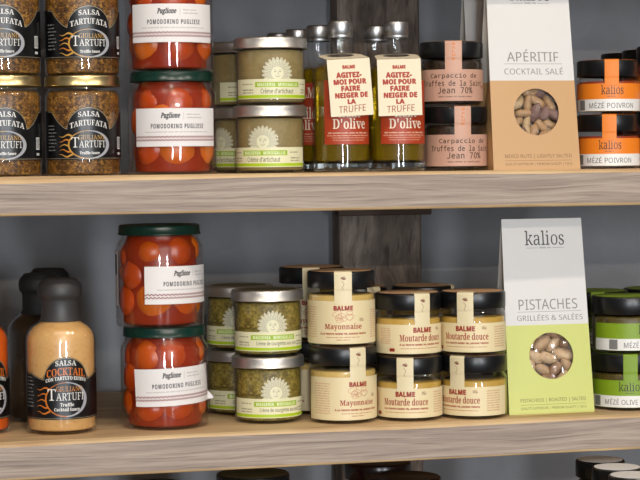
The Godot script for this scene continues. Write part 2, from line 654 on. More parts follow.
func shelf_mesh(x0: float, x1: float, depth: float, thick: float, seed_: int) -> ArrayMesh:
	# a sawn board: top and underside, a weathered front face, planed arrises that wander a little
	var n := FastNoiseLite.new()
	n.seed = seed_
	n.frequency = 4.0
	var m := ArrayMesh.new()
	var cols := 80
	var faces := [Shell.new(), Shell.new()]
	var ring := func(x: float) -> Array:
		var ct := (lerpf(0.0058, 0.0030, clampf((x + 0.3) / 0.25, 0.0, 1.0)) if seed_ == 1 else 0.0034) + 0.0012 * n.get_noise_1d(x)
		var cb := 0.0022 + 0.0011 * n.get_noise_1d(x + 50.0)
		var dz := 0.0007 * n.get_noise_1d(x * 0.7 + 90.0)
		return [Vector3(x, 0, -depth), Vector3(x, 0, -ct * 1.4 + dz), Vector3(x, -ct * 0.45, -ct * 0.35 + dz), Vector3(x, -ct, dz), Vector3(x, -thick + cb, dz), Vector3(x, -thick + cb * 0.3, -cb * 0.4 + dz), Vector3(x, -thick, -cb * 1.2 + dz), Vector3(x, -thick, -depth)]
	var nor := [Vector3.UP, Vector3(0, 0.9, 0.42), Vector3(0, 0.6, 0.8), Vector3.BACK, Vector3(0, -0.5, 0.86), Vector3(0, -0.86, 0.5), Vector3.DOWN]
	var which := [0, 0, 0, 1, 0, 0, 0]
	for k in 7:
		var s: Shell = faces[which[k]]
		for j in cols + 1:
			var x := lerpf(x0, x1, float(j) / cols)
			var r: Array = ring.call(x)
			var f := s.p.size()
			for e in 2:
				var q: Vector3 = r[k + e]
				s.v(q, nor[k], Vector2((x + 0.9) / 1.8, (-q.z - q.y) * 2.4 if which[k] == 0 else 0.1 + fmod(seed_ * 0.37, 0.2) - q.y * 20.0))
			if j > 0:
				s.quad(f - 2, f, f + 1, f - 1)
	for x in [x0, x1]:
		var r: Array = ring.call(x)
		var uvs := r.map(func(q): return Vector2(q.z, q.y) * 5.0)
		faces[0].flat(r, Vector3(signf(x), 0, 0), uvs)
	faces[0].commit(m)
	faces[1].commit(m)
	return m


func setting() -> void:
	var t := 0.12
	struct("wall_back", box_mesh(Vector3(4.4, 2.85, t)), M.wall, Vector3(0, 0.175, WALL - t / 2), "grey painted wall behind the shelves", "wall")
	struct("floor", box_mesh(Vector3(4.64, t, 8.6)), M.floor, Vector3(0, -1.25 - t / 2, 3.82), "brown wooden floor of the shop", "floor")
	struct("ceiling", box_mesh(Vector3(4.64, t, 8.6)), M.ceiling, Vector3(0, 1.6 + t / 2, 3.82), "white ceiling of the shop", "ceiling")
	struct("wall_left", box_mesh(Vector3(t, 2.85, 8.48)), M.room_wall, Vector3(-2.2 - t / 2, 0.175, 3.88), "pale side wall left of the shelves", "wall")
	struct("wall_right", box_mesh(Vector3(t, 2.85, 8.48)), M.room_wall, Vector3(2.2 + t / 2, 0.175, 3.88), "pale side wall right of the shelves", "wall")
	# the wall with two tall shop windows, at the far end
	var fr := Node3D.new()
	fr.name = "wall_front"
	fr.set_meta("kind", "structure")
	fr.set_meta("label", "pale wall with two tall windows facing the shelves")
	fr.set_meta("category", "wall")
	add_child(fr)
	var z := 8.0 + t / 2
	var wy0 := -0.90
	var wy1 := 1.30
	var edges := [-2.2, -1.78, -1.22, 1.02, 1.58, 2.2]
	for k in [0, 2, 4]:
		part(fr, "wall_panel", box_mesh(Vector3(edges[k + 1] - edges[k], 2.85, t)), M.room_wall, Vector3((edges[k] + edges[k + 1]) / 2, 0.175, z))
	for k in [1, 3]:
		var wx: float = (edges[k] + edges[k + 1]) / 2
		var ww: float = edges[k + 1] - edges[k]
		var wh := wy1 - wy0
		part(fr, "wall_panel", box_mesh(Vector3(ww, wy0 + 1.25, t)), M.room_wall, Vector3(wx, (wy0 - 1.25) / 2, z))
		part(fr, "wall_panel", box_mesh(Vector3(ww, 1.6 - wy1, t)), M.room_wall, Vector3(wx, (wy1 + 1.6) / 2, z))
		var w := Node3D.new()
		w.name = "window_%d" % (1 if k == 1 else 2)
		w.set_meta("kind", "structure")
		w.set_meta("label", "tall dark-framed shop window near the %s wall" % ("left" if k == 1 else "right"))
		w.set_meta("category", "window")
		w.position = Vector3(wx, (wy0 + wy1) / 2, z)
		add_child(w)
		for e in [-1.0, 1.0]:
			part(w, "frame_bar", box_mesh(Vector3(ww, 0.04, 0.06), 0.004), M.frame, Vector3(0, e * (wh / 2 - 0.02), 0))
			part(w, "frame_bar", box_mesh(Vector3(0.04, wh - 0.08, 0.06), 0.004), M.frame, Vector3(e * (ww / 2 - 0.02), 0, 0))
		part(w, "pane", box_mesh(Vector3(ww - 0.08, wh - 0.08, 0.006)), M.glass)

	var post := thing("wooden_post", "dark weathered wooden post standing against the grey wall behind the shelves", "post", Vector3(0.1485, -1.25, WALL + 0.0155))
	part(post, "upright", post_mesh(0.086, 2.84, 0.030), M.post)
	part(post, "bracket", box_mesh(Vector3(0.098, 0.014, 0.012), 0.001), M.bracket, Vector3(0.001, 1.25 + 0.1818 - 0.0071, 0.0212))
	part(post, "bracket", box_mesh(Vector3(0.098, 0.014, 0.012), 0.001), M.bracket, Vector3(0.001, 1.25 - 0.0312 - 0.0071, 0.0212))
	shelf("wooden shelf board above the oil bottles, bare", HIGH * 2, 0.0317, 4)
	shelf("wooden shelf board holding oil bottles and jars of brown sauce", HIGH, 0.0317, 1)
	shelf("wooden shelf board holding mustard jars and the green snack box", LOW, 0.0312, 2)
	shelf("deeper wooden board under the mustard shelf, with dark lidded jars", DEEP, 0.0312, 3, 0.16)


func post_mesh(w: float, h: float, d: float) -> ArrayMesh:
	var s := Shell.new()
	var b := 0.0025
	var ring := [Vector2(-w / 2, -d / 2), Vector2(-w / 2, d / 2 - b), Vector2(-w / 2 + b, d / 2), Vector2(w / 2 - b, d / 2), Vector2(w / 2, d / 2 - b), Vector2(w / 2, -d / 2)]
	var run := 0.0
	for i in 5:
		var a: Vector2 = ring[i]
		var c: Vector2 = ring[i + 1]
		var e := (c - a).normalized()
		var n := Vector3(-e.y, 0, e.x)
		var l := (c - a).length()
		s.flat([Vector3(a.x, 0, a.y), Vector3(c.x, 0, c.y), Vector3(c.x, h, c.y), Vector3(a.x, h, a.y)], n, [Vector2(0, run) * 4, Vector2(0, run + l) * 4, Vector2(h, run + l) * 4, Vector2(h, run) * 4])
		run += l
	s.flat([Vector3(-w / 2, h, -d / 2), Vector3(w / 2, h, -d / 2), Vector3(w / 2, h, d / 2), Vector3(-w / 2, h, d / 2)], Vector3.UP)
	return s.commit()


func shelf(label: String, y: float, thick: float, seed_: int, ahead := 0.0) -> void:
	var o := part(self, numbered("wooden_shelf"), shelf_mesh(-0.9, 0.9, 0.326 + ahead, thick, seed_), [M.board_top, M.board_face], Vector3(0, y, ahead))
	o.set_meta("label", label)
	o.set_meta("category", "shelf")


# ------------------------------------------------------------------ jars

func glass_profile(R: float, neck: float, ys0: float, ys1: float, top: float) -> Array:
	return mm([[0, 0.8], [R * 0.6, 0.6], [R - 3.0, 0], [R - 1.2, 0.4], [R - 0.3, 1.3], [R, 2.8], [R, ys0], [R - 0.5, ys0 + (ys1 - ys0) * 0.35], [lerpf(R, neck, 0.55), ys0 + (ys1 - ys0) * 0.75], [neck + 0.2, ys1], [neck, ys1 + 0.6], [neck, top]])


func fill_profile(R: float, neck: float, ys0: float, ys1: float, fill: float, base := 1.4, gap := 1.0) -> Array:
	var r := R - gap
	var o := [[0, base], [r - 2.6, base], [r - 0.8, base + 0.5], [r, base + 1.8], [r, minf(ys0, fill - 1.0)]]
	if fill > ys0:
		o += [[lerpf(r, neck - gap, 0.5), ys0 + (ys1 - ys0) * 0.7]]
		o += [[neck - gap, maxf(fill - 0.8, ys0 + (ys1 - ys0) * 0.85)]]
		o += [[neck - gap - 1.0, fill], [0, fill]]
	else:
		o += [[r - 0.8, fill], [0, fill]]
	return mm(o)


func metal_lid(R: float, h: float) -> Array:
	# twist-off lid: curled rim at the foot, slightly dished top with a raised ring
	return mm([[R - 2.2, 0.4], [R - 0.6, 0], [R, 0.6], [R - 0.1, 1.4], [R - 0.7, 1.9], [R - 0.7, h - 2.2], [R - 1.2, h - 0.8], [R - 2.3, h - 0.1], [R - 3.6, h], [R - 4.6, h - 0.6], [R - 9.0, h - 0.7], [0, h - 0.7]])


func plain_lid(R: float, h: float) -> Array:
	return mm([[R - 2.0, 0.2], [R - 0.4, 0], [R, 0.4], [R, h - 1.6], [R - 0.4, h - 0.7], [R - 1.3, h - 0.1], [R - 2.4, h], [R - 3.0, h - 0.25], [0, h - 0.25]])


func disc(r: float, y: float) -> ArrayMesh:
	return lathe(mm([[r, y - 0.15], [r, y], [0, y]]), 40)


# --- brown mushroom sauce jars with a gold lid

func salsa_print() -> StandardMaterial3D:
	var w := 105.0
	var h := 41.0
	var im := sheet(w, h, Color(0.045, 0.04, 0.045))
	var cx := w / 2
	var white := Color(0.86, 0.85, 0.82)
	var gold := Color(0.72, 0.53, 0.24)
	var rim := []
	for i in 121:
		var u := lerpf(-40.0, 40.0, i / 120.0)
		rim.append(Vector2(cx + u, h - salsa_top(u) + 0.7))
	stroke(im, rim, 0.5, Color(0.62, 0.57, 0.46))
	write(im, "SALSA", cx - 9.0, 3.4, cx + 9.0, 7.4, white, serif_bold, 0.7)
	write(im, "TARTUFATA", cx - 16.0, 10.0, cx + 16.0, 14.4, white, serif_bold, 2.8)
	oval_emblem(im, cx, 29.5, 17.0, 11.2, gold)
	write(im, "GIULIANO", cx - 8.8, 21.9, cx + 13.0, 25.4, Color(0.80, 0.62, 0.32), serif)
	write(im, "ARTUFI", cx - 8.6, 26.2, cx + 13.5, 31.6, white, serif)
	write(im, "T", cx - 14.8, 23.6, cx - 8.4, 31.6, white, serif)
	write(im, "Truffle Sauce", cx - 8.0, 34.6, cx + 8.5, 36.9, white, serif_bold, 0.0, 0.0, 0.0, 0.06)
	stroke(im, [Vector2(0, h - 0.9), Vector2(w, h - 0.9)], 0.35, Color(0.62, 0.57, 0.46))
	for i in 8:
		small_print(im, cx - 40.0, 14.0 + i * 2.7, cx - 31.0 + (i % 3), 1.2, Color(0.70, 0.70, 0.68), 40 + i)
		small_print(im, cx + 34.0, 13.0 + i * 1.4, cx + 40.0, 0.8, Color(0.60, 0.60, 0.58), 80 + i)
	rect(im, cx + 29.5, 23.5, cx + 35.5, 33.0, Color(0.85, 0.85, 0.83))
	for i in 9:
		rect(im, cx + 30.0 + i * 0.6, 24.0, cx + 30.25 + i * 0.6, 32.4, Color(0.1, 0.1, 0.1))
	rect(im, cx + 30.0, 35.5, cx + 35.0, 37.5, Color(0.75, 0.75, 0.73))
	return print_material(im, 0.35, "black_sauce_label")


func salsa_top(u: float) -> float:
	var a := absf(u)
	if a < 18.5:
		return 23.0 + 18.0 * sqrt(maxf(0.0, 1.0 - pow(a / 18.8, 2.0)))
	return minf(38.0, 24.5 + 13.5 * pow(clampf((a - 18.5) / 16.0, 0, 1), 1.4))


func oval_emblem(im: Image, cx: float, cy: float, rx: float, ry: float, gold: Color) -> void:
	# a crescent ring, gold on the left and silver on the right, with gold flames leaving it
	for i in 5:
		var y := cy - ry * 0.62 + i * ry * 0.34
		var top := []
		var low := []
		for k in 9:
			var t := k / 8.0
			var x := lerpf(cx - rx - 9.0, cx - rx * 0.80, t)
			var dy := sin(t * TAU * 1.1 + i) * 1.0
			top.append(Vector2(x, y + dy - 0.15 - 0.8 * t))
			low.push_front(Vector2(x, y + dy + 0.15 + 0.8 * t))
		poly(im, top + low, gold.lerp(Color(0.75, 0.38, 0.10), i % 2 * 0.6))
	oval(im, cx, cy, rx + 1.0, ry, Color(0.60, 0.60, 0.62))
	var left := []
	for i in 25:
		var a := PI / 2 + PI * i / 24.0
		left.append(Vector2(cx + (rx + 1.0) * cos(a), cy + ry * sin(a)))
	poly(im, left, gold)
	oval(im, cx - 0.9, cy - 0.2, rx - 1.4, ry - 0.8, Color(0.045, 0.04, 0.045))


func sauce_jar(x: float, y: float, z: float, turn: float, label: String) -> void:
	var t := thing("sauce_jar", label, "jar", Vector3(x, y, z), turn, "jars of brown mushroom sauce")
	part(t, "glass", keep("salsa_glass", func(): return lathe(glass_profile(30.9, 27.8, 64.5, 70.4, 80.6))), M.glass)
	part(t, "contents", keep("salsa_fill", func(): return lathe(fill_profile(30.9, 27.8, 64.5, 70.4, 69.4, 1.2))), M.truffle_sauce)
	part(t, "lid", keep("salsa_lid", func(): return lathe(metal_lid(31.8, 9.2))), M.gold, Vector3(0, 73.2 * MM, 0))
	part(t, "paper_label", keep("salsa_label", func(): return wrap_mesh(31.15, 105, 43.0, 13.2, func(u: float) -> float: return salsa_top(u) * 43.0 / 41.0)), keep("salsa_print", salsa_print))


# --- tomato jars with a green lid

func tomato_print() -> StandardMaterial3D:
	var w := 80.0
	var h := 30.5
	var im := sheet(w, h, Color(0.84, 0.82, 0.81))
	var ink := Color(0.16, 0.14, 0.15)
	write(im, "Puglione", 25.5, 3.4, 42.0, 9.0, Color(0.06, 0.05, 0.06), serif_bold, 0.0, 0.34, 0.0, 0.08)
	rect(im, 45.0, 3.4, 45.3, 9.2, Color(0.6, 0.58, 0.57))
	small_print(im, 48.0, 4.4, 61.0, 1.1, Color(0.42, 0.40, 0.40), 5)
	small_print(im, 48.0, 7.0, 62.0, 1.1, Color(0.42, 0.40, 0.40), 6)
	write(im, "POMODORINO PUGLIESE", 16.5, 12.4, 64.0, 16.2, Color(0.08, 0.07, 0.08), spaced(sans_bold, 8))
	small_print(im, 11.0, 18.4, 70.0, 1.1, Color(0.50, 0.47, 0.47), 7)
	for k in 2:
		var pts := []
		for i in 201:
			var x := w * i / 200.0
			pts.append(Vector2(x, 22.9 + k * 2.5 + 0.65 * sin(x * 1.8 + k)))
		stroke(im, pts, 0.7, Color(0.42, 0.12, 0.11))
	return print_material(im, 0.6, "white_tomato_label")


func tomato_jar(x: float, y: float, z: float, turn: float, label: String, seed_: int, lifted := false, sided := false) -> void:
	var t := thing("tomato_jar", label, "jar", Vector3(x, y, z), turn, "jars of small tomatoes")
	part(t, "glass", keep("pomo_glass", func(): return lathe(glass_profile(37.2, 33.4, 66.0, 72.5, 83.0), 56)), M.glass)
	var fill := part(t, "contents", keep("pomo_fill", func(): return lathe(fill_profile(37.2, 33.0, 66.0, 71.5, 77.0, 2.2, 6.0), 48)), M.tomato_sauce)
	part(t, "liquor", keep("pomo_juice", func(): return lathe(fill_profile(37.2, 33.0, 66.0, 71.5, 77.4, 1.2, 0.9), 48)), M.juice)
	part(t, "lid", keep("pomo_lid", func(): return lathe(metal_lid(35.2, 8.6), 56)), M.green_lid, Vector3(0, 77.2 * MM, 0))
	var lab := part(t, "paper_label", keep("pomo_label", func(): return wrap_mesh(37.45, 78, 31.5, 23.2)), keep("pomo_print", tomato_print))
	if lifted:
		lab.rotation_degrees.z = 2.2
		lab.position = Vector3(0, -2.0 * MM, 0.4 * MM)
		part(lab, "lifted_corner", keep("pomo_corner", corner_mesh), keep("paper_back", func(): return mat(Color(0.84, 0.82, 0.81), 0.6)))
	if sided:
		lab.position.y = -3.0 * MM
		part(t, "side_label", keep("pomo_side", func(): return wrap_mesh(37.45, 40, 46, 18)), keep("pomo_side_print", tomato_side_print)).rotation_degrees.y = -139.0
	var r := RandomNumberGenerator.new()
	r.seed = seed_
	for layer in 3:
		var yy: float = [18.0, 41.0, 62.0][layer]
		for k in 6:
			var a := TAU * (k + 0.5 * (layer % 2)) / 6 + r.randf_range(-0.20, 0.20)
			var rad := r.randf_range(14.5, 18.5)
			var stretch := r.randf_range(0.88, 1.22)
			var o := part(fill, "tomato", keep("tomato_mesh", tomato_mesh), [M.tomato, M.tomato_b, M.tomato_c][r.randi() % 3])
			var out := 35.6 - rad
			if layer == 2:
				rad *= 0.88
				out = 34.0 - rad
			o.position = Vector3(sin(a) * out, clampf(yy + r.randf_range(-5, 5), 2.5 + rad * stretch, 76.0 - rad * stretch * 0.85), cos(a) * out) * MM
			o.basis = Basis(Vector3.UP, a).scaled_local(Vector3(rad, rad * stretch, rad) * MM)


func tomato_mesh() -> ArrayMesh:
	var n := FastNoiseLite.new()
	n.seed = 2
	n.frequency = 0.9
	return blob_mesh(func(d: Vector3): return d * (1.0 + 0.05 * n.get_noise_3dv(d)) * Vector3(1, 1, 0.985), 20, 12)


func corner_mesh() -> ArrayMesh:
	# the lower right corner of the label, come unstuck and standing off the glass
	var s := Shell.new()
	var a0 := 39.0 / 37.45
	var pts := []
	for i in 7:
		var t := i / 6.0
		var base := Vector3(sin(a0) * 37.5, 0, cos(a0) * 37.5)
		var dir := Vector3(cos(a0), 0, -sin(a0)).lerp(Vector3(0.9, 0, 0.45), t).normalized()
		var p := base + dir * 4.6 * t
		pts.append([p + Vector3(0, 23.2 + 0.4 * t, 0), p + Vector3(0, 23.2 + lerpf(9.0, 2.2, t), 0)])
	for q in pts:
		s.v(q[0] * MM, Vector3(0.3, 0, 0.95), Vector2.ZERO)
		s.v(q[1] * MM, Vector3(0.3, 0, 0.95), Vector2.ZERO)
	for i in 6:
		s.quad(i * 2, i * 2 + 2, i * 2 + 3, i * 2 + 1)
	return s.commit()


func tomato_side_print() -> StandardMaterial3D:
	var im := sheet(40, 46, Color(0.78, 0.75, 0.74))
	for i in 14:
		small_print(im, 3.0, 5.0 + i * 2.7, 37.0, 1.3, Color(0.40, 0.34, 0.34), 300 + i)
	rect(im, 26.0, 3.0, 37.0, 20.0, Color(0.25, 0.22, 0.22))
	return print_material(im, 0.6, "tomato_side_label")


# --- vegetable cream jars with a silver lid

func cream_print(line: String, wide: float) -> StandardMaterial3D:
	var w := 84.0
	var h := 16.5
	var im := sheet(w, h, Color(0.83, 0.81, 0.66))
	var cx := w / 2
	rect(im, 0, 13.4, w, 15.9, Color(0.62, 0.72, 0.05))
	rect(im, cx - 19.5, 2.6, cx + 21.0, 6.8, Color(0.55, 0.66, 0.10))
	write(im, "MASSERIA  MIROGALLO", cx - 17.5, 3.3, cx + 19.0, 6.1, Color(0.90, 0.91, 0.80), spaced(sans_bold, 4))
	write(im, line, cx - 14.5, 8.0, cx - 14.5 + wide, 12.2, Color(0.20, 0.20, 0.17), sans)
	for i in 2:
		small_print(im, cx - 33.0, 3.6 + i * 0.01, cx - 21.5, 1.3, Color(0.24, 0.24, 0.18), 11)
		small_print(im, cx - 33.0, 8.4 + i * 2.2, cx - 21.0, 1.3, Color(0.24, 0.24, 0.18), 12 + i)
		small_print(im, cx + 24.0, 3.6 + i * 0.01, cx + 34.0, 1.3, Color(0.24, 0.24, 0.18), 15)
		small_print(im, cx + 24.5, 8.4 + i * 2.2, cx + 36.0, 1.3, Color(0.24, 0.24, 0.18), 16 + i)
	return print_material(im, 0.5, "cream_jar_band")


func sun_print() -> StandardMaterial3D:
	var d := 27.0
	var im := sheet(d, d, Color(0.80, 0.78, 0.66))
	var c := Vector2(d / 2, d / 2)
	var line := Color(0.50, 0.50, 0.42)
	for i in 44:
		var a := TAU * i / 44
		var dir := Vector2(sin(a), -cos(a))
		var side := Vector2(-dir.y, dir.x)
		var r1 := 12.6 if i % 2 == 0 else 9.6
		var r0 := 7.0 if i % 2 == 0 else 5.8
		var pts := []
		for k in 9:
			var t := k / 8.0
			pts.append(c + dir * lerpf(r0, r1, t) + side * sin(PI * t) * 0.75)
		for k in 9:
			var t := 1.0 - k / 8.0
			pts.append(c + dir * lerpf(r0, r1, t) - side * sin(PI * t) * 0.75)
		stroke(im, pts, 0.22, line)
	oval(im, c.x, c.y, 5.9, 5.9, Color(0.62, 0.62, 0.50))
	oval(im, c.x, c.y, 5.6, 5.6, Color(0.82, 0.80, 0.67))
	for e in [-1.0, 1.0]:
		oval(im, c.x + e * 2.1, c.y - 1.2, 0.8, 0.42, line)
		stroke(im, [c + Vector2(e * 3.1, -2.3), c + Vector2(e * 2.0, -2.8), c + Vector2(e * 1.0, -2.3)], 0.25, line)
	stroke(im, [c + Vector2(0.2, -1.6), c + Vector2(0.7, 0.9), c + Vector2(-0.3, 1.1)], 0.28, line)
	stroke(im, [c + Vector2(-1.7, 2.4), c + Vector2(0, 3.2), c + Vector2(1.7, 2.4)], 0.4, line)
	return print_material(im, 0.5, "sun_emblem_print")


func cream_jar(called: String, kind: String, x: float, y: float, z: float, turn: float, label: String, group: String) -> void:
	var t := thing(called, label, "jar", Vector3(x, y, z), turn, group)
	part(t, "glass", keep("cream_glass", func(): return lathe(glass_profile(29.0, 27.6, 44.5, 46.5, 55.0))), M.glass)
	part(t, "contents", keep("cream_fill", func(): return lathe(fill_profile(29.0, 27.6, 44.5, 46.5, 46.0, 2.4))), M[kind])
	part(t, "lid", keep("cream_lid", func(): return lathe(metal_lid(32.0, 9.6), 56)), M.silver, Vector3(0, 47.4 * MM, 0))
	part(t, "lid_sticker", keep("cream_sticker", func(): return disc(25.0, 0.0)), M.olive_sticker, Vector3(0, 56.5 * MM, 0))
	var text: Array = {"artichoke": ["Crème d'artichaut", 29.0], "zucchini": ["Crème de courgettes aux noix", 38.0]}[kind]
	var band := part(t, "paper_label", keep("cream_label", func(): return wrap_mesh(29.25, 84, 16.5, 5.2)), keep("cream_print_" + kind, cream_print.bind(text[0], text[1])))
	part(band, "sun_emblem", keep("sun", func(): return sun_mesh(29.12, 13.5, 26.5, 22)), keep("sun_print", sun_print))


# --- oil bottles and their hanging tags

func oil_print() -> StandardMaterial3D:
	var w := 50.0
	var h := 54.0
	var red := Color(0.62, 0.20, 0.06)
	var pale := Color(0.88, 0.83, 0.74)
	var im := sheet(w, h, red)
	write(im, "BALME", 9.0, 4.0, 41.0, 13.0, pale, serif_bold)
	write(im, "Huile", 14.0, 21.0, 36.0, 31.5, pale, serif_bold)
	write(im, "D'olive", 8.5, 32.0, 41.5, 41.0, pale, serif_bold)
	small_print(im, 4.0, 43.6, 46.0, 1.5, pale, 21)
	small_print(im, 3.0, 46.0, 47.0, 1.2, pale, 22)
	small_print(im, 8.0, 48.0, 42.0, 1.0, pale, 23)
	small_print(im, 9.0, 50.0, 41.0, 1.0, pale, 24)
	return print_material(im, 0.5, "red_oil_label")


func oil_bottle(x: float, z: float, turn: float, label: String) -> void:
	var t := thing("oil_bottle", label, "bottle", Vector3(x, HIGH, z), turn, "bottles of truffle oil")
	var R := 24.3
	part(t, "glass", keep("oil_glass", func(): return lathe(mm([[0, 1.2], [15, 0.8], [20.5, 0], [22.8, 0.6], [24.0, 2.0], [R, 4.2], [R, 85.0], [23.9, 87.8], [22.4, 90.2], [19.4, 91.8], [14.2, 93.2], [11.2, 95.2], [10.0, 98.5], [9.8, 114.0]]), 56)), M.glass)
	part(t, "glass_base", keep("oil_base", func(): return lathe(mm([[0, 1.4], [15, 1.0], [20.4, 0.3], [22.6, 0.9], [23.6, 2.4], [23.9, 4.6], [23.7, 7.4], [20.5, 9.0], [12.0, 11.4], [0, 12.2]]), 48)), M.thick_glass)
	part(t, "oil", keep("oil_fill", func(): return lathe(mm([[0, 12.6], [12, 11.8], [20.5, 9.4], [22.6, 9.8], [23.0, 11.4], [23.0, 84.6], [22.6, 87.0], [21.2, 89.0], [18.2, 90.4], [0, 90.5]]), 56)), M.oil)
	part(t, "cap", keep("oil_cap", func(): return lathe(mm([[9.0, 0], [10.4, 0], [10.6, 0.3], [10.6, 1.6], [10.2, 1.9], [10.2, 2.4], [10.6, 2.8], [10.6, 12.8], [10.1, 13.8], [8.8, 14.2], [0, 14.2]]), 32)), M.cap_silver, Vector3(0, 114.2 * MM, 0))
	part(t, "paper_label", keep("oil_label", func(): return wrap_mesh(24.6, 46, 54, 23.5)), keep("oil_print", oil_print))


func tag_print() -> StandardMaterial3D:
	# drawn for the whole tag: the collar round the neck, then the hanging leaf
	var w := 41.0
	var h := 51.0
	var red := Color(0.60, 0.15, 0.04)
	var im := sheet(w, h, Color(0.85, 0.80, 0.69))
	write(im, "BALME", 14.5, 5.6, 26.5, 8.6, red, sans_bold, 0.0, 0.0, 0.0, 0.2)
	write(im, "AGITEZ-", 8.0, 12.0, 32.0, 16.6, red, sans_bold, 0.0, 0.0, 0.0, 0.3)
	write(im, "MOI POUR", 5.0, 18.2, 36.0, 22.6, red, sans_bold, 0.0, 0.0, 0.0, 0.3)
	write(im, "FAIRE", 11.8, 24.2, 29.5, 28.6, red, sans_bold, 0.0, 0.0, 0.0, 0.3)
	write(im, "NEIGER DE", 5.5, 30.2, 36.5, 34.6, red, sans_bold, 0.0, 0.0, 0.0, 0.3)
	write(im, "LA", 17.0, 36.2, 24.5, 40.2, red, sans_bold, 0.0, 0.0, 0.0, 0.3)
	write(im, "TRUFFE", 8.0, 41.6, 34.0, 47.6, Color(0.55, 0.22, 0.14), sans, 0.0, 0.06, -0.5)
	return print_material(im, 0.6, "hang_tag_print")


func tag_mesh() -> ArrayMesh:
	# cream card with a hole for the neck: a collar that lies on the shoulder, then a leaf that hangs in front; 0.5 mm thick
	var m := ArrayMesh.new()
	var w := 37.0
	var thick := 0.5
	var hole := 11.6
	var collar := Shell.new()
	for side in [1.0, -1.0]:
		var f := collar.p.size()
		var n := Vector3(0, side, 0.15 * side).normalized()
		for i in 61:
			var a := TAU * i / 60.0
			var d := Vector2(sin(a), cos(a))      # x, z
			var out := Vector2.ZERO
			if d.y > 0.0:                          # towards the fold: a straight front edge
				var k := minf((w / 2) / maxf(absf(d.x), 1e-4), 25.6 / maxf(d.y, 1e-4))
				out = d * k
			else:
				out = Vector2(d.x * w / 2, d.y * 16.5)
			collar.v(Vector3(d.x * hole, side * thick / 2 + (25.6 - d.y * hole) * 0.15, d.y * hole) * MM, n)
			collar.v(Vector3(out.x, side * thick / 2 + (25.6 - out.y) * 0.15, out.y) * MM, n)
		for i in 60:
			collar.quad(f + i * 2, f + i * 2 + 1, f + i * 2 + 3, f + i * 2 + 2)
	collar.commit(m)
	var leaf := Shell.new()
	var h := 48.0
	var rows := 10
	for side in [1.0, -1.0]:
		var f := leaf.p.size()
		for i in rows + 1:
			var t := float(i) / rows
			var z := 25.6 + 2.2 * sin(t * PI * 0.5) + 1.0 * t
			var y := -h * t * 0.998
			for j in 3:
				var x := w * (j / 2.0 - 0.5)
				leaf.v(Vector3(x, y, z + side * thick / 2) * MM, Vector3(0, 0.05, side).normalized(), Vector2(j / 2.0, t))
		for i in rows:
			for j in 2:
				var q := f + i * 3 + j
				leaf.quad(q, q + 1, q + 4, q + 3)
	leaf.commit(m)
	return m


func hang_tag(x: float, z: float, turn: float, tilt: float, label: String) -> void:
	var o := part(self, numbered("hang_tag"), keep("tag", tag_mesh), [keep("tag_card", func(): return mat(Color(0.85, 0.80, 0.69), 0.6)), keep("tag_print", tag_print)], Vector3(x, HIGH + 95.2 * MM, z))
	o.rotation_degrees = Vector3(0, turn, tilt)
	o.set_meta("label", label)
	o.set_meta("category", "tag")
	o.set_meta("group", "cream tags hanging on oil bottles")


# --- black-lidded jars

func dark_jar(called: String, spec: Dictionary, x: float, y: float, z: float, turn: float, label: String, group: String) -> void:
	var t := thing(called, label, "jar", Vector3(x, y, z), turn, group)
	var k: String = spec.key
	var R: float = spec.R
	var H: float = spec.H
	var lh: float = spec.lid
	var neck := R - 2.6
	var ys1: float = H - lh - 1.2
	var ys0: float = ys1 - spec.shoulder
	part(t, "glass", keep(k + "_glass", func(): return lathe(glass_profile(R, neck, ys0, ys1, H - 2.0))), M.glass)
	part(t, "contents", keep(k + "_fill", func(): return lathe(fill_profile(R, neck, ys0, ys1, ys0 + spec.fill, 2.6))), spec.contents)
	part(t, "lid", keep(k + "_lid", func(): return lathe(plain_lid(R + 0.1, lh), 56)), M.black_lid, Vector3(0, (H - lh) * MM, 0))
	part(t, "lid_sticker", keep(k + "_sticker", func(): return disc(R - 2.4, 0.0)), spec.sticker, Vector3(0, (H + 0.12) * MM, 0))
	part(t, "paper_label", keep(k + "_label", func(): return wrap_mesh(R + 0.25, spec.w, spec.h, spec.y0)), spec.print)
	if spec.get("tape"):
		var r := R + 0.45
		part(t, "seal_tape", keep(k + "_tape", func(): return tape_mesh([[R - 14.0, H + 0.4], [R - 2.0, H + 0.4], [R - 0.2, H - 0.2], [r, H - 1.6], [r, H - lh + 0.2], [R + 0.1, H - lh - 2.0], [R + 0.3, spec.y0 + spec.h + 1.0], [R + 0.5, spec.y0 + spec.h - spec.get("over", 2.0)]], spec.tape)), spec.tape_print)


func truffle_doodle(im: Image, cx: float, cy: float, r: float, col: Color, seed_: int) -> void:
	var g := RandomNumberGenerator.new()
	g.seed = seed_
	for k in 9:
		var c := Vector2(cx + g.randf_range(-r, r) * 0.75, cy + g.randf_range(-r, r) * 0.45)
		var q := r * g.randf_range(0.22, 0.5)
		var pts := []
		for i in 15:
			var a := TAU * i / 14.0
			pts.append(c + Vector2(cos(a), sin(a) * 0.75) * q * (1.0 + 0.18 * sin(a * 3.0 + k)))
		stroke(im, pts, 0.28, col)


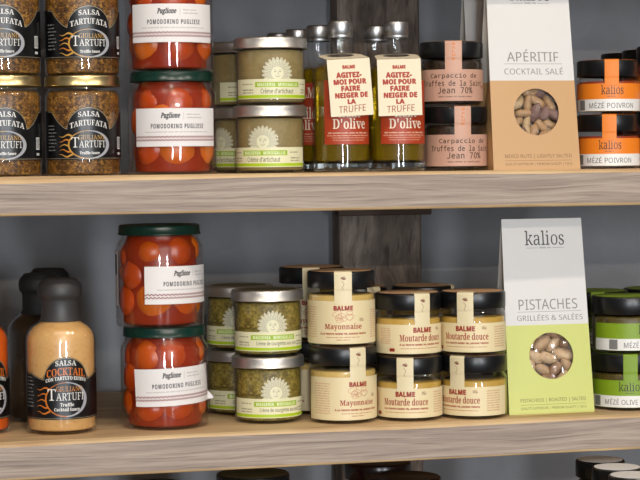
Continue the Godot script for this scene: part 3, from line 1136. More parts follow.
func mayo_print() -> StandardMaterial3D:
	var w := 100.0
	var h := 36.5
	var im := sheet(w, h, Color(0.84, 0.775, 0.61))
	var red := Color(0.54, 0.13, 0.06)
	var cx := w / 2
	write(im, "BALME", cx - 8.2, 4.2, cx + 8.2, 8.0, red, sans_bold, 0.0, 0.0, 0.0, 0.2)
	truffle_doodle(im, cx, 13.8, 8.0, Color(0.70, 0.45, 0.35), 3)
	write(im, "Mayonnaise", cx - 16.5, 19.2, cx + 16.5, 25.4, red, serif_bold)
	write(im, "À LA TRUFFE NOIRE 1%, SAVEUR TRUFFE", cx - 21.0, 26.8, cx + 21.0, 28.8, red, sans_bold, 0.0, 0.0, 0.0, 0.07)
	small_print(im, cx - 15.0, 30.4, cx + 15.0, 1.0, red, 31)
	small_print(im, cx - 6.0, 32.6, cx + 6.0, 1.0, red, 32)
	truffle_doodle(im, cx + 16.5, 16.0, 2.2, Color(0.62, 0.50, 0.38), 8)
	for i in 13:
		small_print(im, cx - 42.0, 5.0 + i * 2.1, cx - 25.0, 1.1, Color(0.66, 0.38, 0.26), 100 + i)
		small_print(im, cx + 27.0, 8.0 + i * 1.9, cx + 40.0, 1.1, Color(0.66, 0.38, 0.26), 130 + i)
	return print_material(im, 0.5, "mayonnaise_label")


func mustard_print() -> StandardMaterial3D:
	var w := 100.0
	var h := 25.0
	var im := sheet(w, h, Color(0.84, 0.775, 0.61))
	var red := Color(0.54, 0.13, 0.06)
	var cx := w / 2
	write(im, "BALME", cx - 8.4, 2.6, cx + 8.4, 6.8, red, sans_bold, 0.0, 0.0, 0.0, 0.2)
	truffle_doodle(im, cx + 16.5, 4.0, 2.2, Color(0.62, 0.50, 0.38), 8)
	write(im, "Moutarde douce", cx - 20.5, 8.4, cx + 20.5, 14.4, red, serif_bold)
	write(im, "À LA TRUFFE NOIRE 1%, SAVEUR TRUFFE", cx - 20.5, 16.2, cx + 20.5, 18.2, red, sans_bold, 0.0, 0.0, 0.0, 0.07)
	small_print(im, cx - 19.5, 20.0, cx + 19.5, 0.9, red, 33)
	for i in 9:
		small_print(im, cx + 27.0, 3.0 + i * 2.1, cx + 41.0, 1.2, Color(0.66, 0.38, 0.26), 150 + i)
		small_print(im, cx - 40.0, 3.0 + i * 1.6, cx - 29.0, 0.9, Color(0.66, 0.38, 0.26), 170 + i)
	rect(im, cx - 30.0, 20.4, cx - 25.0, 23.2, red)
	return print_material(im, 0.5, "mustard_label")


func cream_tape_print() -> StandardMaterial3D:
	var im := sheet(15, 44, Color(0.83, 0.775, 0.63))
	truffle_doodle(im, 7.5, 20.5, 2.0, Color(0.42, 0.20, 0.14), 5)
	stroke(im, [Vector2(6.2, 23.0), Vector2(8.4, 26.0), Vector2(6.6, 29.5), Vector2(7.8, 31.0)], 0.5, Color(0.60, 0.52, 0.40))
	return print_material(im, 0.5, "cream_seal_tape")


func carpaccio_print() -> StandardMaterial3D:
	var w := 100.0
	var h := 27.0
	var im := sheet(w, h, Color(0.71, 0.55, 0.47))
	var ink := Color(0.30, 0.20, 0.16)
	var cx := w / 2
	var f := spaced(mono, 2)
	write(im, "Carpaccio de", cx - 22.0, 3.4, cx + 23.0, 8.4, ink, f, 0.0, 0.0, 0.0, 0.13)
	write(im, "Truffes de la Saint", cx - 31.0, 9.4, cx + 31.0, 14.2, ink, f, 0.0, 0.0, 0.0, 0.13)
	write(im, "Jean 70%", cx - 14.5, 15.4, cx + 18.0, 20.6, ink, f, 0.0, 0.0, 0.0, 0.13)
	small_print(im, cx - 14.0, 22.6, cx + 18.0, 1.4, ink, 51)
	truffle_doodle(im, cx + 33.0, 15.0, 3.0, Color(0.55, 0.33, 0.20), 9)
	return print_material(im, 0.55, "pink_truffle_label")


func pink_tape_print() -> StandardMaterial3D:
	var im := sheet(15, 44, Color(0.73, 0.56, 0.47))
	var letters := "BALME"
	for i in 5:
		write(im, letters[i], 6.0, 16.5 + i * 3.4, 9.2, 18.7 + i * 3.4, Color(0.78, 0.42, 0.14), sans_bold)
	return print_material(im, 0.5, "pink_seal_tape")


func spread_print(bg: Color, line: String, called: String) -> StandardMaterial3D:
	var w := 96.0
	var h := 24.0
	var im := sheet(w, h, bg)
	var cx := w / 2
	var ink := Color(0.16, 0.13, 0.10)
	rect(im, 0, 13.6, w, h, Color(0.85, 0.84, 0.82))
	write(im, "kalios", cx - 9.5, 1.4, cx + 10.5, 9.6, ink, serif)
	small_print(im, cx - 4.0, 10.8, cx + 4.0, 0.9, ink, 61)
	write(im, line, cx - 21.0, 15.8, cx + 21.0, 21.4, Color(0.34, 0.33, 0.33), sans)
	rect(im, cx - 33.0, 14.4, cx - 26.0, 23.2, Color(0.55, 0.55, 0.54))
	for i in 8:
		rect(im, cx - 33.0 + i * 0.9, 14.4, cx - 32.6 + i * 0.9, 23.2, Color(0.2, 0.2, 0.2))
	return print_material(im, 0.5, called)


func specs() -> Dictionary:
	return keep("specs", func() -> Dictionary:
		return {
			"mayo": {"key": "mayo", "R": 28.9, "H": 64.6, "lid": 14.4, "shoulder": 4.0, "fill": -0.6, "contents": M.mayo, "sticker": M.kraft, "w": 100.0, "h": 36.5, "y0": 3.4, "print": mayo_print(), "tape": 15.0, "over": 2.5, "tape_print": keep("cream_tape", cream_tape_print)},
			"mustard": {"key": "mustard", "R": 28.5, "H": 54.5, "lid": 14.4, "shoulder": 4.6, "fill": -1.6, "contents": M.mustard, "sticker": M.kraft, "w": 100.0, "h": 25.0, "y0": 3.2, "print": mustard_print(), "tape": 14.4, "over": 2.0, "tape_print": keep("cream_tape", cream_tape_print)},
			"carpaccio": {"key": "carpaccio", "R": 27.3, "H": 55.2, "lid": 14.0, "shoulder": 4.0, "fill": 2.0, "contents": M.slices, "sticker": M.kraft, "w": 96.0, "h": 27.0, "y0": 4.0, "print": carpaccio_print(), "tape": 14.4, "over": 3.0, "tape_print": pink_tape_print()},
			"pepper": {"key": "pepper", "R": 27.4, "H": 47.4, "lid": 14.6, "shoulder": 3.0, "fill": 0.0, "contents": M.pepper, "sticker": M.orange_sticker, "w": 96.0, "h": 24.0, "y0": 2.6, "print": keep("pepper_print", spread_print.bind(Color(0.86, 0.47, 0.09), "MÉZÉ POIVRON", "orange_spread_label")), "tape": 12.4, "over": 2.0, "tape_print": M.orange_sticker},
			"pepper_tall": {"key": "pepper_tall", "R": 27.4, "H": 53.8, "lid": 15.2, "shoulder": 3.0, "fill": 1.5, "contents": M.pepper, "sticker": M.orange_sticker, "w": 96.0, "h": 24.0, "y0": 2.6, "print": keep("pepper_print", spread_print.bind(Color(0.86, 0.47, 0.09), "MÉZÉ POIVRON", "orange_spread_label")), "tape": 12.4, "over": 2.0, "tape_print": M.orange_sticker},
			"olive": {"key": "olive", "R": 31.0, "H": 50.0, "lid": 15.6, "shoulder": 3.0, "fill": 1.5, "contents": M.olive, "sticker": M.lime_sticker, "w": 108.0, "h": 24.0, "y0": 3.0, "print": spread_print(Color(0.46, 0.57, 0.08), "MÉZÉ OLIVE VERTE", "green_spread_label"), "tape": 12.6, "over": 2.0, "tape_print": M.lime_sticker},
		})


# --- snack boxes with a round window

func box_print(lower: Color, big: String, small: String, foot: String, ink: Color) -> StandardMaterial3D:
	var w := 79.0
	var h := 172.0
	var im := sheet(w, h, Color(0.775, 0.765, 0.755))
	var split := 94.0
	var grey := Color(0.44, 0.435, 0.43)
	rect(im, 0, split, w, h, lower)
	write(im, "kalios", 23.0, 10.6, 59.5, 23.6, Color(0.20, 0.20, 0.20), serif)
	rect(im, 24.0, 25.8, 35.0, 26.2, grey)
	rect(im, 48.0, 25.8, 59.0, 26.2, grey)
	small_print(im, 36.5, 24.9, 47.0, 1.7, grey, 71)
	if big == "PISTACHES":
		write(im, big, 14.0, 71.4, 68.5, 80.4, grey, sans)
		rect(im, 12.5, 82.2, 72.0, 82.6, grey)
		write(im, small, 12.0, 84.2, 73.0, 90.2, grey, sans)
	else:
		write(im, big, 17.5, 66.6, 64.5, 77.2, grey, sans)
		rect(im, 14.5, 79.2, 67.5, 79.6, grey)
		write(im, small, 14.5, 82.0, 68.0, 88.6, grey, sans)
	write(im, foot, 11.0, 158.2, 71.5, 162.4, ink, sans)
	rect(im, 11.0, 163.8, 71.5, 164.1, ink)
	write(im, "QUALITÉ SUPÉRIEURE | PREMIUM QUALITY | 150 G", 11.0, 165.2, 71.5, 168.6, ink, sans)
	return print_material(im, 0.38, "snack_box_front")


func side_print(lower: Color) -> StandardMaterial3D:
	var im := Image.create(16, 344, false, Image.FORMAT_RGBA8)
	im.fill(Color(0.75, 0.73, 0.705))
	im.fill_rect(Rect2i(0, 190, 16, 154), lower)
	var m := StandardMaterial3D.new()
	m.albedo_texture = ImageTexture.create_from_image(im)
	m.roughness = 0.45
	m.texture_repeat = false
	return m


func front_panel_mesh(w: float, wt: float, h: float, d: float, hole_x: float, hole_y: float, hole_r: float, thick: float) -> ArrayMesh:
	# the leaning front card with its round hole; local origin at the middle of its foot
	var s := Shell.new()
	var lean := d / 2
	var at := func(x: float, y: float) -> Vector3: return Vector3(x, y * sqrt(h * h - lean * lean) / h, -lean * y / h)
	var n := Vector3(0, lean / h, sqrt(h * h - lean * lean) / h)
	var half := func(y: float) -> float: return lerpf(w, wt, y / h) / 2
	var dirs := []
	for i in 72:
		dirs.append(TAU * i / 72.0)
	for c in [Vector2(-w / 2, 0), Vector2(w / 2, 0), Vector2(wt / 2, h), Vector2(-wt / 2, h)]:
		dirs.append(fposmod(atan2(c.x - hole_x, c.y - hole_y), TAU))
	dirs.sort()
	dirs.append(dirs[0] + TAU)
	var edge := func(a: float) -> Vector2:
		var dir := Vector2(sin(a), cos(a))
		var k := 1e9
		if dir.y > 1e-6:
			k = minf(k, (h - hole_y) / dir.y)
		if dir.y < -1e-6:
			k = minf(k, -hole_y / dir.y)
		for sg in [-1.0, 1.0]:
			# sg * x = (w + (wt - w) y / h) / 2
			var m: float = (wt - w) / h / 2.0
			var den: float = sg * dir.x - m * dir.y
			if den > 1e-6:
				k = minf(k, (w / 2.0 + m * hole_y - sg * hole_x) / den)
		return Vector2(hole_x, hole_y) + dir * k
	for side in [1.0, -1.0]:
		var off: Vector3 = n * (0.0 if side > 0 else -thick)
		var f := s.p.size()
		for a in dirs:
			var inner := Vector2(hole_x, hole_y) + Vector2(sin(a), cos(a)) * hole_r
			var outer: Vector2 = edge.call(a)
			for q in [inner, outer]:
				s.v((at.call(q.x, q.y) + off) * MM, n * side, Vector2(0.5 + q.x / w, 1.0 - q.y / h))
		for i in dirs.size() - 1:
			s.quad(f + i * 2, f + i * 2 + 1, f + i * 2 + 3, f + i * 2 + 2)
	# the cut edge of the hole and the outer edge
	for ring in 2:
		var f := s.p.size()
		for a in dirs:
			var q: Vector2 = Vector2(hole_x, hole_y) + Vector2(sin(a), cos(a)) * hole_r if ring == 0 else edge.call(a)
			var nn := Vector3(sin(a), cos(a), 0) * (-1.0 if ring == 0 else 1.0)
			for e in 2:
				s.v((at.call(q.x, q.y) - n * thick * e) * MM, nn, Vector2(0.5 + q.x / w, 1.0 - q.y / h))
		for i in dirs.size() - 1:
			s.quad(f + i * 2, f + i * 2 + 2, f + i * 2 + 3, f + i * 2 + 1)
	return s.commit()


func gusset_mesh(w: float, wt: float, h: float, d: float, side: float) -> ArrayMesh:
	var s := Shell.new()
	var hh := sqrt(h * h - d * d / 4)
	var A := Vector3(side * (w / 2 - 0.3), 0, -0.5)
	var B := Vector3(side * (w / 2 - 0.3), 0, -d + 0.5)
	var T := Vector3(side * (wt / 2 - 0.3), hh - 0.6, -d / 2)
	var K := Vector3(side * (w / 2 - 7.5), hh * 0.62, -d / 2)
	var L := Vector3(side * (w / 2 - 0.3), hh * 0.16, -d / 2)
	var f2 := func(pts: Array) -> void:
		var n: Vector3 = (pts[1] - pts[0]).cross(pts[2] - pts[0]).normalized()
		if n.x * side < 0:
			n = -n
		var uvs := pts.map(func(q): return Vector2(clampf(-q.z / d, 0, 1), 1.0 - q.y / hh))
		s.flat(pts.map(func(q): return q * MM), n, uvs)
	f2.call([A, B, L])
	f2.call([A, L, K])
	f2.call([L, B, K])
	f2.call([A, K, T])
	f2.call([B, K, T])
	return s.commit()


func back_panel_mesh(w: float, wt: float, h: float, d: float) -> ArrayMesh:
	var s := Shell.new()
	var hh := sqrt(h * h - d * d / 4)
	var n := Vector3(0, d / 2, -h).normalized()
	for o in [0.0, 0.6]:
		var q: Vector3 = n * o
		s.flat([(Vector3(-w / 2, 0, -d) + q) * MM, (Vector3(w / 2, 0, -d) + q) * MM, (Vector3(wt / 2, hh, -d / 2) + q) * MM, (Vector3(-wt / 2, hh, -d / 2) + q) * MM], n if o > 0 else -n, [Vector2(0, 1), Vector2(1, 1), Vector2(1, 0), Vector2(0, 0)])
	return s.commit()


func pistachio_mesh(kind: int) -> ArrayMesh:
	# two half shells, parted along the seam, with the kernel between them
	var m := blob_mesh(func(d: Vector3) -> Vector3:
		var gape := 0.12 * smoothstep(-0.2, 0.9, d.y)
		var x := d.x * (1.0 + 0.06 * d.y)
		var seam := 1.0 - 0.16 * exp(-pow(d.x / 0.14, 2.0)) * smoothstep(-0.9, 0.6, d.y)
		return Vector3(x * (0.46 + gape), d.y * (0.88 + 0.06 * kind), d.z * 0.50 * seam) * (1.0 - 0.10 * maxf(d.y, 0.0)), 18, 12)
	return m


func nut_mesh(kind: int) -> ArrayMesh:
	match kind:
		0:   # almond: flat drop
			return blob_mesh(func(d: Vector3) -> Vector3: return Vector3(d.x * 0.62 * (1.0 - 0.35 * d.y), d.y, d.z * 0.42), 16, 10)
		1:   # cashew: bent bean
			return blob_mesh(func(d: Vector3) -> Vector3:
				var b := Vector3(d.x * 0.40, d.y, d.z * 0.38)
				return b + Vector3(0.42 * (1.0 - d.y * d.y) - 0.2, 0, 0), 16, 12)
		_:   # peanut: waisted
			return blob_mesh(func(d: Vector3) -> Vector3: return Vector3(d.x * (0.52 - 0.12 * exp(-pow(d.y / 0.3, 2.0))), d.y * 0.95, d.z * (0.50 - 0.12 * exp(-pow(d.y / 0.3, 2.0)))), 16, 10)


func snack_box(kind: String, x: float, y: float, z: float, turn: float, label: String, group: String, filled := true) -> void:
	var w := 79.0
	var wt := 74.5
	var h := 172.0
	var d := 50.0
	var hx := 2.2
	var hy := 50.5
	var hr := 20.4
	var t := thing("snack_box", label, "box", Vector3(x, y, z), turn, group)
	var lower := Color(0.72, 0.735, 0.39) if kind == "pistachio" else Color(0.71, 0.555, 0.37)
	var front: Material
	if kind == "pistachio":
		front = keep("pistachio_front", box_print.bind(lower, "PISTACHES", "GRILLÉES & SALÉES", "PISTACHIOS | ROASTED | SALTED", Color(0.36, 0.36, 0.14)))
	else:
		front = keep("cocktail_front", box_print.bind(lower, "APÉRITIF", "COCKTAIL SALÉ", "MIXED NUTS | LIGHTLY SALTED", Color(0.40, 0.28, 0.15)))
	var sidem: Material = keep(kind + "_side", side_print.bind(lower))
	var fp := part(t, "front_panel", keep("box_front", front_panel_mesh.bind(w, wt, h, d, hx, hy, hr, 0.6)), front)
	part(t, "back_panel", keep("box_back", back_panel_mesh.bind(w, wt, h, d)), sidem)
	part(t, "side_gusset", keep("box_gl", gusset_mesh.bind(w, wt, h, d, -1.0)), sidem)
	part(t, "side_gusset", keep("box_gr", gusset_mesh.bind(w, wt, h, d, 1.0)), sidem)
	part(t, "bottom_panel", keep("box_bottom", func(): return box_mesh(Vector3(w - 1, 0.6, d - 1) * MM)), keep(kind + "_plain", func(): return mat(lower, 0.5)), Vector3(0, 0.3, -d / 2) * MM)
	var lean := asin(d / 2 / h)
	var inner := func(px: float, py: float, depth: float) -> Vector3:
		return Vector3(px, py * cos(lean) + 0.0 - depth * sin(lean), -py * sin(lean) - depth * cos(lean)) * MM
	part(fp, "window_film", keep("film", func(): return film_mesh(hr + 3.0)), M.film, inner.call(hx, hy, 0.75)).rotation.x = -lean
	if not filled:
		return
	var r := RandomNumberGenerator.new()
	r.seed = 90 if kind == "pistachio" else 17
	var tones: Array
	if kind == "pistachio":
		tones = keep("pistachio_tones", func(): return [nutty("pistachio_shell", Color(0.54, 0.42, 0.30), Color(0.70, 0.58, 0.44)), nutty("pistachio_shell_pale", Color(0.62, 0.50, 0.37), Color(0.77, 0.66, 0.52)), nutty("pistachio_shell_dark", Color(0.42, 0.30, 0.21), Color(0.58, 0.45, 0.33))])
	else:
		tones = keep("nut_tones", func(): return [nutty("almond_skin", Color(0.34, 0.21, 0.15), Color(0.46, 0.30, 0.21)), nutty("cashew", Color(0.56, 0.45, 0.31), Color(0.70, 0.59, 0.43)), nutty("peanut", Color(0.50, 0.37, 0.24), Color(0.64, 0.50, 0.34)), nutty("raisin_skin", Color(0.32, 0.23, 0.20), Color(0.46, 0.34, 0.30))])
	# two layers of nuts lean on the film, on a jittered grid
	for layer in 2:
		var step := 11.6 if kind == "pistachio" else 10.4
		for gy in range(-4, 5):
			for gx in range(-4, 5):
				var px := (gx + 0.5 * (absi(gy) % 2)) * step + r.randf_range(-1.6, 1.6)
				var py := gy * step * 0.92 + r.randf_range(-1.6, 1.6)
				if Vector2(px, py).length() > hr + 4.5:
					continue
				var size := r.randf_range(9.6, 11.8) if kind == "pistachio" else r.randf_range(8.0, 10.6)
				var mesh: Mesh
				var m: Material
				if kind == "pistachio":
					var kk := r.randi() % 2
					mesh = keep("pistachio_%d" % kk, pistachio_mesh.bind(kk))
					m = tones[r.randi() % 3]
				else:
					var kk := r.randi() % 3
					mesh = keep("nut_%d" % kk, nut_mesh.bind(kk))
					m = [tones[[0, 3][r.randi() % 2]], tones[1], tones[2]][kk]
				var o := part(t, "pistachio" if kind == "pistachio" else "nut", mesh, m)
				o.position = inner.call(hx + px, hy + py, 7.2 + layer * 7.0 + r.randf_range(0, 4.0))
				var b := Basis(Vector3(0, 0, 1), r.randf_range(-PI, PI)) * Basis(Vector3(1, 0, 0), r.randf_range(-0.45, 0.45)) * Basis(Vector3(0, 1, 0), r.randf_range(-0.9, 0.9))
				o.basis = b.scaled_local(Vector3.ONE * size * MM)


func nutty(called: String, a: Color, b: Color) -> StandardMaterial3D:
	return speckle(called, called.length() * 3, 0.03, [a, b, a.lerp(b, 0.5)], 0.55, 0.35)


func film_mesh(r: float) -> ArrayMesh:
	var s := Shell.new()
	s.v(Vector3.ZERO, Vector3.BACK, Vector2(0.5, 0.5))
	for i in 49:
		var a := TAU * i / 48.0
		s.v(Vector3(sin(a) * r, cos(a) * r, 0) * MM, Vector3.BACK, Vector2(0.5 + sin(a) / 2, 0.5 - cos(a) / 2))
	for i in 48:
		s.tri(0, i + 1, i + 2)
	return s.commit()


# --- sauce bottles with a shrink capsule

func cocktail_print() -> StandardMaterial3D:
	var w := 104.0
	var h := 50.0
	var im := sheet(w, h, Color(0.045, 0.04, 0.045))
	var cx := w / 2
	var white := Color(0.86, 0.85, 0.82)
	var gold := Color(0.72, 0.40, 0.14)
	var rim := []
	for i in 121:
		var u := lerpf(-40.0, 40.0, i / 120.0)
		rim.append(Vector2(cx + u, h - cocktail_top(u) + 0.7))
	stroke(im, rim, 0.5, Color(0.62, 0.57, 0.46))
	write(im, "SALSA", cx - 9.0, 2.4, cx + 8.5, 6.6, white, serif_bold, 0.6)
	write(im, "COCKTAIL", cx - 16.5, 8.2, cx + 16.5, 14.4, Color(0.80, 0.42, 0.14), serif_bold, 2.4)
	write(im, "CON TARTUFO ESTIVO", cx - 17.5, 15.2, cx + 17.5, 18.0, white, serif_bold, 2.4, 0.0, 0.0, 0.06)
	oval_emblem(im, cx, 34.0, 17.5, 14.0, gold)
	write(im, "GIULIANO", cx - 8.6, 23.4, cx + 14.0, 27.4, Color(0.80, 0.52, 0.24), serif)
	write(im, "ARTUFI", cx - 8.8, 28.4, cx + 15.0, 34.6, white, serif)
	write(im, "T", cx - 16.0, 25.4, cx - 9.0, 34.6, white, serif)
	write(im, "Truffle", cx - 5.5, 36.6, cx + 6.0, 39.4, white, serif_bold, 0.0, 0.0, 0.0, 0.06)
	write(im, "Cocktail Sauce", cx - 10.5, 40.4, cx + 11.0, 43.2, white, serif_bold, 0.0, 0.0, 0.0, 0.06)
	stroke(im, [Vector2(0, h - 0.9), Vector2(w, h - 0.9)], 0.35, Color(0.62, 0.57, 0.46))
	for i in 9:
		small_print(im, cx - 41.0, 16.0 + i * 2.9, cx - 32.0 + (i % 3), 1.2, Color(0.70, 0.70, 0.68), 240 + i)
	return print_material(im, 0.35, "cocktail_label")


func cocktail_top(u: float) -> float:
	var a := absf(u)
	if a < 19.0:
		return 31.0 + 19.0 * sqrt(maxf(0.0, 1.0 - pow(a / 19.3, 2.0)))
	return minf(37.0, 32.5 + 4.5 * pow(clampf((a - 19.0) / 14.0, 0, 1), 1.3))


func sauce_bottle(x: float, z: float, turn: float, contents: Material, capsule: Material, label: String) -> void:
	var t := thing("sauce_bottle", label, "bottle", Vector3(x, LOW, z), turn, "bottles of sauce with a shrink capsule")
	part(t, "glass", keep("bottle_glass", func(): return lathe(mm([[0, 1.0], [18, 0.8], [24.6, 0], [27.2, 0.6], [28.6, 2.2], [29.0, 4.6], [29.0, 76.0], [28.6, 80.0], [27.0, 84.5], [23.6, 88.6], [19.4, 91.4], [16.6, 93.6], [15.4, 96.0], [15.0, 120.0]]), 56)), M.glass)
	part(t, "contents", keep("bottle_fill", func(): return lathe(mm([[0, 2.8], [23, 2.8], [26.4, 3.4], [27.8, 5.4], [27.8, 76.0], [27.4, 79.7], [25.8, 84.0], [22.6, 87.8], [18.6, 90.4], [15.6, 92.6], [14.0, 96.0], [0, 96.4]]), 48)), contents)
	part(t, "capsule", keep("bottle_cap", func(): return lathe(mm([[16.9, 92.8], [17.2, 93.2], [15.9, 96.5], [15.7, 104.0], [15.8, 110.0], [16.4, 111.6], [17.9, 113.2], [18.6, 115.6], [18.7, 119.5], [18.1, 122.8], [16.6, 125.0], [15.2, 126.0], [14.6, 127.4], [13.2, 128.2], [0, 128.4]]), 40)), capsule)
	part(t, "paper_label", keep("bottle_label", func(): return wrap_mesh(29.25, 104, 51.5, 13.2, func(u: float) -> float: return cocktail_top(u) * 51.5 / 50.0)), keep("cocktail_print", cocktail_print))


# ------------------------------------------------------------------ the goods

func upper_goods() -> void:
	# brown sauce, two stacks
	var p := 82.5 * MM
	sauce_jar(-0.2560, HIGH, -0.044, -2.5, "gold-lidded brown sauce jar at the shelf end, under another one")
	sauce_jar(-0.2555, HIGH + p, -0.044, -4.0, "gold-lidded brown sauce jar at the shelf end, stacked on top")
	sauce_jar(-0.1905, HIGH, -0.045, 2.0, "gold-lidded brown sauce jar next to the tomato stack, under another one")
	sauce_jar(-0.1900, HIGH + p, -0.045, 4.0, "gold-lidded brown sauce jar next to the tomato stack, stacked on top")
	# tomatoes
	tomato_jar(-0.1145, HIGH, -0.050, -3.0, "green-lidded tomato jar beside brown sauce jars, lower one of its stack", 3)
	tomato_jar(-0.1160, HIGH + 85.7 * MM, -0.050, -3.5, "tomato jar beside brown sauce jars, top one of its stack", 4)
	# artichoke cream
	var g := "jars of artichoke cream"
	cream_jar("artichoke_cream_jar", "artichoke", -0.0315, HIGH, -0.044, -25.0, "silver-lidded artichoke cream jar in front, bottom of its stack", g)
	cream_jar("artichoke_cream_jar", "artichoke", -0.0305, HIGH + 57.0 * MM, -0.044, -1.0, "silver-lidded artichoke cream jar in front, top of its stack", g)
	cream_jar("artichoke_cream_jar", "artichoke", -0.0380, HIGH, -0.112, -60.0, "artichoke cream jar hidden behind the front one, bottom of its stack", g)
	cream_jar("artichoke_cream_jar", "artichoke", -0.0390, HIGH + 57.0 * MM, -0.112, 25.0, "artichoke cream jar hidden behind the front one, top of its stack", g)
	# truffle oil
	oil_bottle(0.0297, -0.038, 3.0, "oil bottle with red label standing beside artichoke cream jars")
	oil_bottle(0.0792, -0.038, 3.0, "oil bottle with red label standing beside pink-labelled truffle jars")
	oil_bottle(0.0245, -0.092, -45.0, "silver-capped oil bottle in second row behind artichoke cream jars")
	oil_bottle(0.0765, -0.092, -20.0, "silver-capped oil bottle in second row between the two tagged ones")
	oil_bottle(0.0185, -0.146, -20.0, "oil bottle in third row, its cap showing over artichoke jar lids")
	oil_bottle(0.0135, -0.200, -20.0, "oil bottle in fourth row, farthest back behind artichoke jar lids")
	hang_tag(0.0297, -0.038, -1.0, 3.0, "cream tag with red capitals on the oil bottle beside artichoke jars")
	hang_tag(0.0792, -0.038, -12.0, 1.0, "cream tag with red capitals on the oil bottle beside truffle jars")
	# truffle slices
	var c: Dictionary = specs()["carpaccio"]
	g = "pink-labelled jars of truffle slices"
	dark_jar("truffle_jar", c, 0.1335, HIGH, -0.042, -5.0, "pink-labelled truffle jar with black lid, lower one of the pair", g)
	dark_jar("truffle_jar", c, 0.1300, HIGH + 55.7 * MM, -0.042, -14.0, "pink-labelled truffle jar with black lid, upper one of the pair", g)
	# snack boxes
	g = "brown and white snack boxes"
	snack_box("cocktail", 0.1968, HIGH, -0.0105, -1.0, "brown and white nut box with round window, front of its row", g)
	snack_box("cocktail", 0.1983, HIGH, -0.0755, 0.0, "brown and white nut box second in the row, behind the front one", g, false)
	# pepper spread
	var q: Dictionary = specs()["pepper"]
	g = "orange-labelled jars of pepper spread"
	dark_jar("pepper_spread_jar", q, 0.2745, HIGH, -0.040, -20.0, "orange-labelled pepper spread jar by the brown snack box, lower one", g)
	dark_jar("pepper_spread_jar", q, 0.2750, HIGH + 47.8 * MM, -0.040, -16.0, "orange-labelled pepper spread jar by the brown snack box, upper one", g)
	var tall: Dictionary = specs()["pepper_tall"]
	dark_jar("pepper_spread_jar", tall, 0.3325, HIGH, -0.042, -35.0, "taller orange-labelled spread jar, front of its row, lower one", g)
	dark_jar("pepper_spread_jar", tall, 0.3325, HIGH + 54.2 * MM, -0.042, -40.0, "taller orange-labelled spread jar, front of its row, upper one", g)
	dark_jar("pepper_spread_jar", tall, 0.3443, HIGH, -0.102, -20.0, "taller orange-labelled spread jar, second of its row, lower one", g)
	dark_jar("pepper_spread_jar", tall, 0.3443, HIGH + 54.2 * MM, -0.102, -22.0, "taller orange-labelled spread jar, second of its row, upper one", g)
	dark_jar("pepper_spread_jar", tall, 0.3482, HIGH, -0.162, -20.0, "taller orange-labelled spread jar, last of its row, lower one", g)
	dark_jar("pepper_spread_jar", tall, 0.3482, HIGH + 54.2 * MM, -0.162, -22.0, "taller orange-labelled spread jar, last of its row, upper one", g)


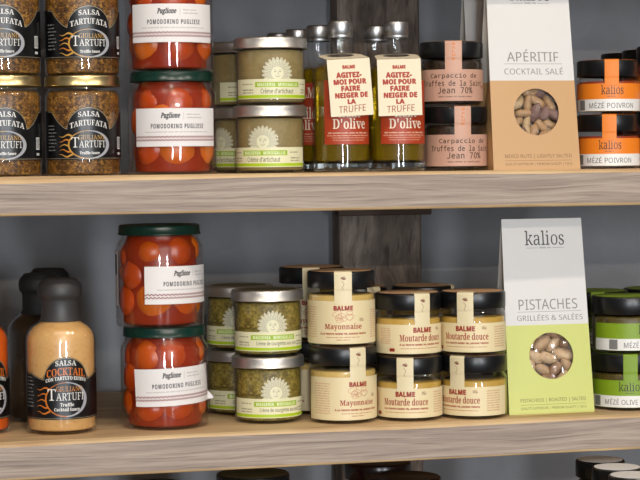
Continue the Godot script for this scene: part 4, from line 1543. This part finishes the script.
func lower_goods() -> void:
	sauce_bottle(-0.2810, -0.073, 22.0, M.cocktail_orange, M.capsule, "orange sauce bottle at the shelf end")
	sauce_bottle(-0.2105, -0.056, 1.5, M.cocktail, M.capsule, "cream-coloured cocktail sauce bottle with grey capsule")
	sauce_bottle(-0.2175, -0.140, 150.0, M.dark_sauce, M.black_capsule, "dark sauce bottle with black cap behind the cream-coloured one")
	sauce_bottle(-0.2010, -0.215, 150.0, M.dark_sauce, M.black_capsule, "dark sauce bottle with black cap, third in line behind the cream-coloured one")
	tomato_jar(-0.1215, LOW, -0.064, 11.0, "tomato jar beside zucchini cream jars, lower one, label corner lifted", 5, true)
	tomato_jar(-0.1245, LOW + 85.7 * MM, -0.064, 30.0, "tomato jar beside zucchini cream jars, upper one of its stack", 6, false, true)
	var g := "jars of zucchini cream"
	cream_jar("zucchini_cream_jar", "zucchini", -0.0305, LOW, -0.068, 1.0, "zucchini cream jar with sun emblem in front, bottom of its stack", g)
	cream_jar("zucchini_cream_jar", "zucchini", -0.0302, LOW + 57.0 * MM, -0.068, -4.0, "zucchini cream jar with sun emblem in front, top of its stack", g)
	cream_jar("zucchini_cream_jar", "zucchini", -0.0420, LOW, -0.133, 5.0, "zucchini cream jar in the second row, bottom of its stack", g)
	cream_jar("zucchini_cream_jar", "zucchini", -0.0415, LOW + 57.0 * MM, -0.133, -16.0, "zucchini cream jar in the second row, top of its stack", g)
	var a: Dictionary = specs()["mayo"]
	g = "mayonnaise jars"
	dark_jar("mayonnaise_jar", a, 0.0308, LOW, -0.046, 12.0, "mayonnaise jar in front, bottom of its stack", g)
	dark_jar("mayonnaise_jar", a, 0.0300, LOW + 65.0 * MM, -0.046, -11.5, "mayonnaise jar in front, top of its stack", g)
	dark_jar("mayonnaise_jar", a, 0.0215, LOW, -0.118, -70.0, "mayonnaise jar in the second row, bottom of its stack", g)
	dark_jar("mayonnaise_jar", a, 0.0220, LOW + 65.0 * MM, -0.118, -15.0, "mayonnaise jar in the second row, top of its stack", g)
	var m: Dictionary = specs()["mustard"]
	g = "mustard jars"
	dark_jar("mustard_jar", m, 0.0895, LOW, -0.043, -24.0, "mustard jar next to the mayonnaise, bottom of its stack", g)
	dark_jar("mustard_jar", m, 0.0890, LOW + 54.9 * MM, -0.043, 9.0, "mustard jar next to the mayonnaise, top of its stack", g)
	dark_jar("mustard_jar", m, 0.1468, LOW, -0.037, -50.0, "mustard jar next to the green snack box, bottom of its stack", g)
	dark_jar("mustard_jar", m, 0.1460, LOW + 54.9 * MM, -0.037, -32.0, "mustard jar next to the green snack box, top of its stack", g)
	dark_jar("mustard_jar", m, 0.1290, LOW, -0.128, -30.0, "mustard jar in the second row in front of the post, bottom", g)
	dark_jar("mustard_jar", m, 0.1290, LOW + 54.9 * MM, -0.128, 60.0, "mustard jar in the second row in front of the post, top", g)
	dark_jar("mustard_jar", m, 0.0690, LOW, -0.140, -30.0, "mustard jar in the second row between mayonnaise stacks and post, bottom", g)
	dark_jar("mustard_jar", m, 0.0690, LOW + 54.9 * MM, -0.140, 20.0, "mustard jar in the second row between mayonnaise stacks and post, top", g)
	snack_box("pistachio", 0.2155, LOW, -0.0275, -1.0, "green and white pistachio box with round window", "green snack boxes")
	var o: Dictionary = specs()["olive"]
	g = "green-labelled jars of olive spread"
	dark_jar("olive_spread_jar", o, 0.2945, LOW, -0.049, -16.0, "green-labelled olive spread jar in front, bottom of its stack", g)
	dark_jar("olive_spread_jar", o, 0.2950, LOW + 50.4 * MM, -0.049, 16.0, "green-labelled olive spread jar in front, top of its stack", g)
	dark_jar("olive_spread_jar", o, 0.2940, LOW, -0.122, -16.0, "green-labelled olive spread jar behind by the pistachio box, bottom", g)
	dark_jar("olive_spread_jar", o, 0.2940, LOW + 50.4 * MM, -0.122, -16.0, "green-labelled olive spread jar behind by the pistachio box, top", g)
	dark_jar("olive_spread_jar", o, 0.3600, LOW, -0.130, -16.0, "green-labelled olive spread jar behind, beyond the others, bottom", g)
	dark_jar("olive_spread_jar", o, 0.3600, LOW + 50.4 * MM, -0.130, -16.0, "green-labelled olive spread jar behind, beyond the others, top", g)


func tall_jar(called: String, x: float, z: float, R: float, H: float, lid: Material, sticker: Material, contents: Material, label: String, group: String) -> void:
	# jars on the shelf below, of which the frame shows the lids
	var t := thing(called, label, "jar", Vector3(x, DEEP, z), 0.0, group)
	var lh := 15.0
	part(t, "glass", lathe(glass_profile(R, R - 3.0, H - lh - 9.0, H - lh - 1.5, H - 2.0)), M.glass)
	part(t, "contents", lathe(fill_profile(R, R - 3.0, H - lh - 9.0, H - lh - 1.5, H - lh - 2.5)), contents)
	part(t, "lid", lathe(plain_lid(R + 0.2, lh), 48), lid, Vector3(0, (H - lh) * MM, 0))
	if sticker:
		part(t, "lid_sticker", disc(R - 1.8, 0.0), sticker, Vector3(0, (H + 0.12) * MM, 0))


func goods_below() -> void:
	var h := (-0.050 - DEEP) / MM
	tall_jar("tall_jar", -0.1300, -0.070, 30.0, h - 1.0, M.black_lid, null, M.dark_sauce, "black-lidded tall jar below, under the tomato stack", "tall jars on the lowest shelf")
	tall_jar("tall_jar", -0.0445, -0.070, 31.5, h + 4.5, M.black_lid, M.olive_sticker, M.zucchini, "olive-topped black lid of a tall jar below, under zucchini jars", "tall jars on the lowest shelf")
	tall_jar("tall_jar", 0.0830, -0.122, 30.0, h + 1.0, M.red_lid, null, M.dark_sauce, "dark red lid of a tall jar below, at the post", "tall jars on the lowest shelf")
	tall_jar("tall_jar", 0.0880, -0.056, 32.0, h - 3.0, M.red_lid, null, M.dark_sauce, "dark red lid of a tall jar below, in front of another", "tall jars on the lowest shelf")
	var hw := (-0.0428 - DEEP) / MM
	for k in 4:
		tall_jar("small_topped_jar", [0.2611, 0.2583, 0.2546, 0.2511][k], -0.030 + k * 0.045, 21.5, hw, M.black_lid, M.white_sticker, M.dark_sauce, ["white-topped black lid at the back end of its row, nearest the grey wall", "white-topped black lid, second from the grey wall in its row", "white-topped black lid, third from the grey wall in its row", "white-topped black lid at the front end of its row"][k], "row of white-topped jars below")
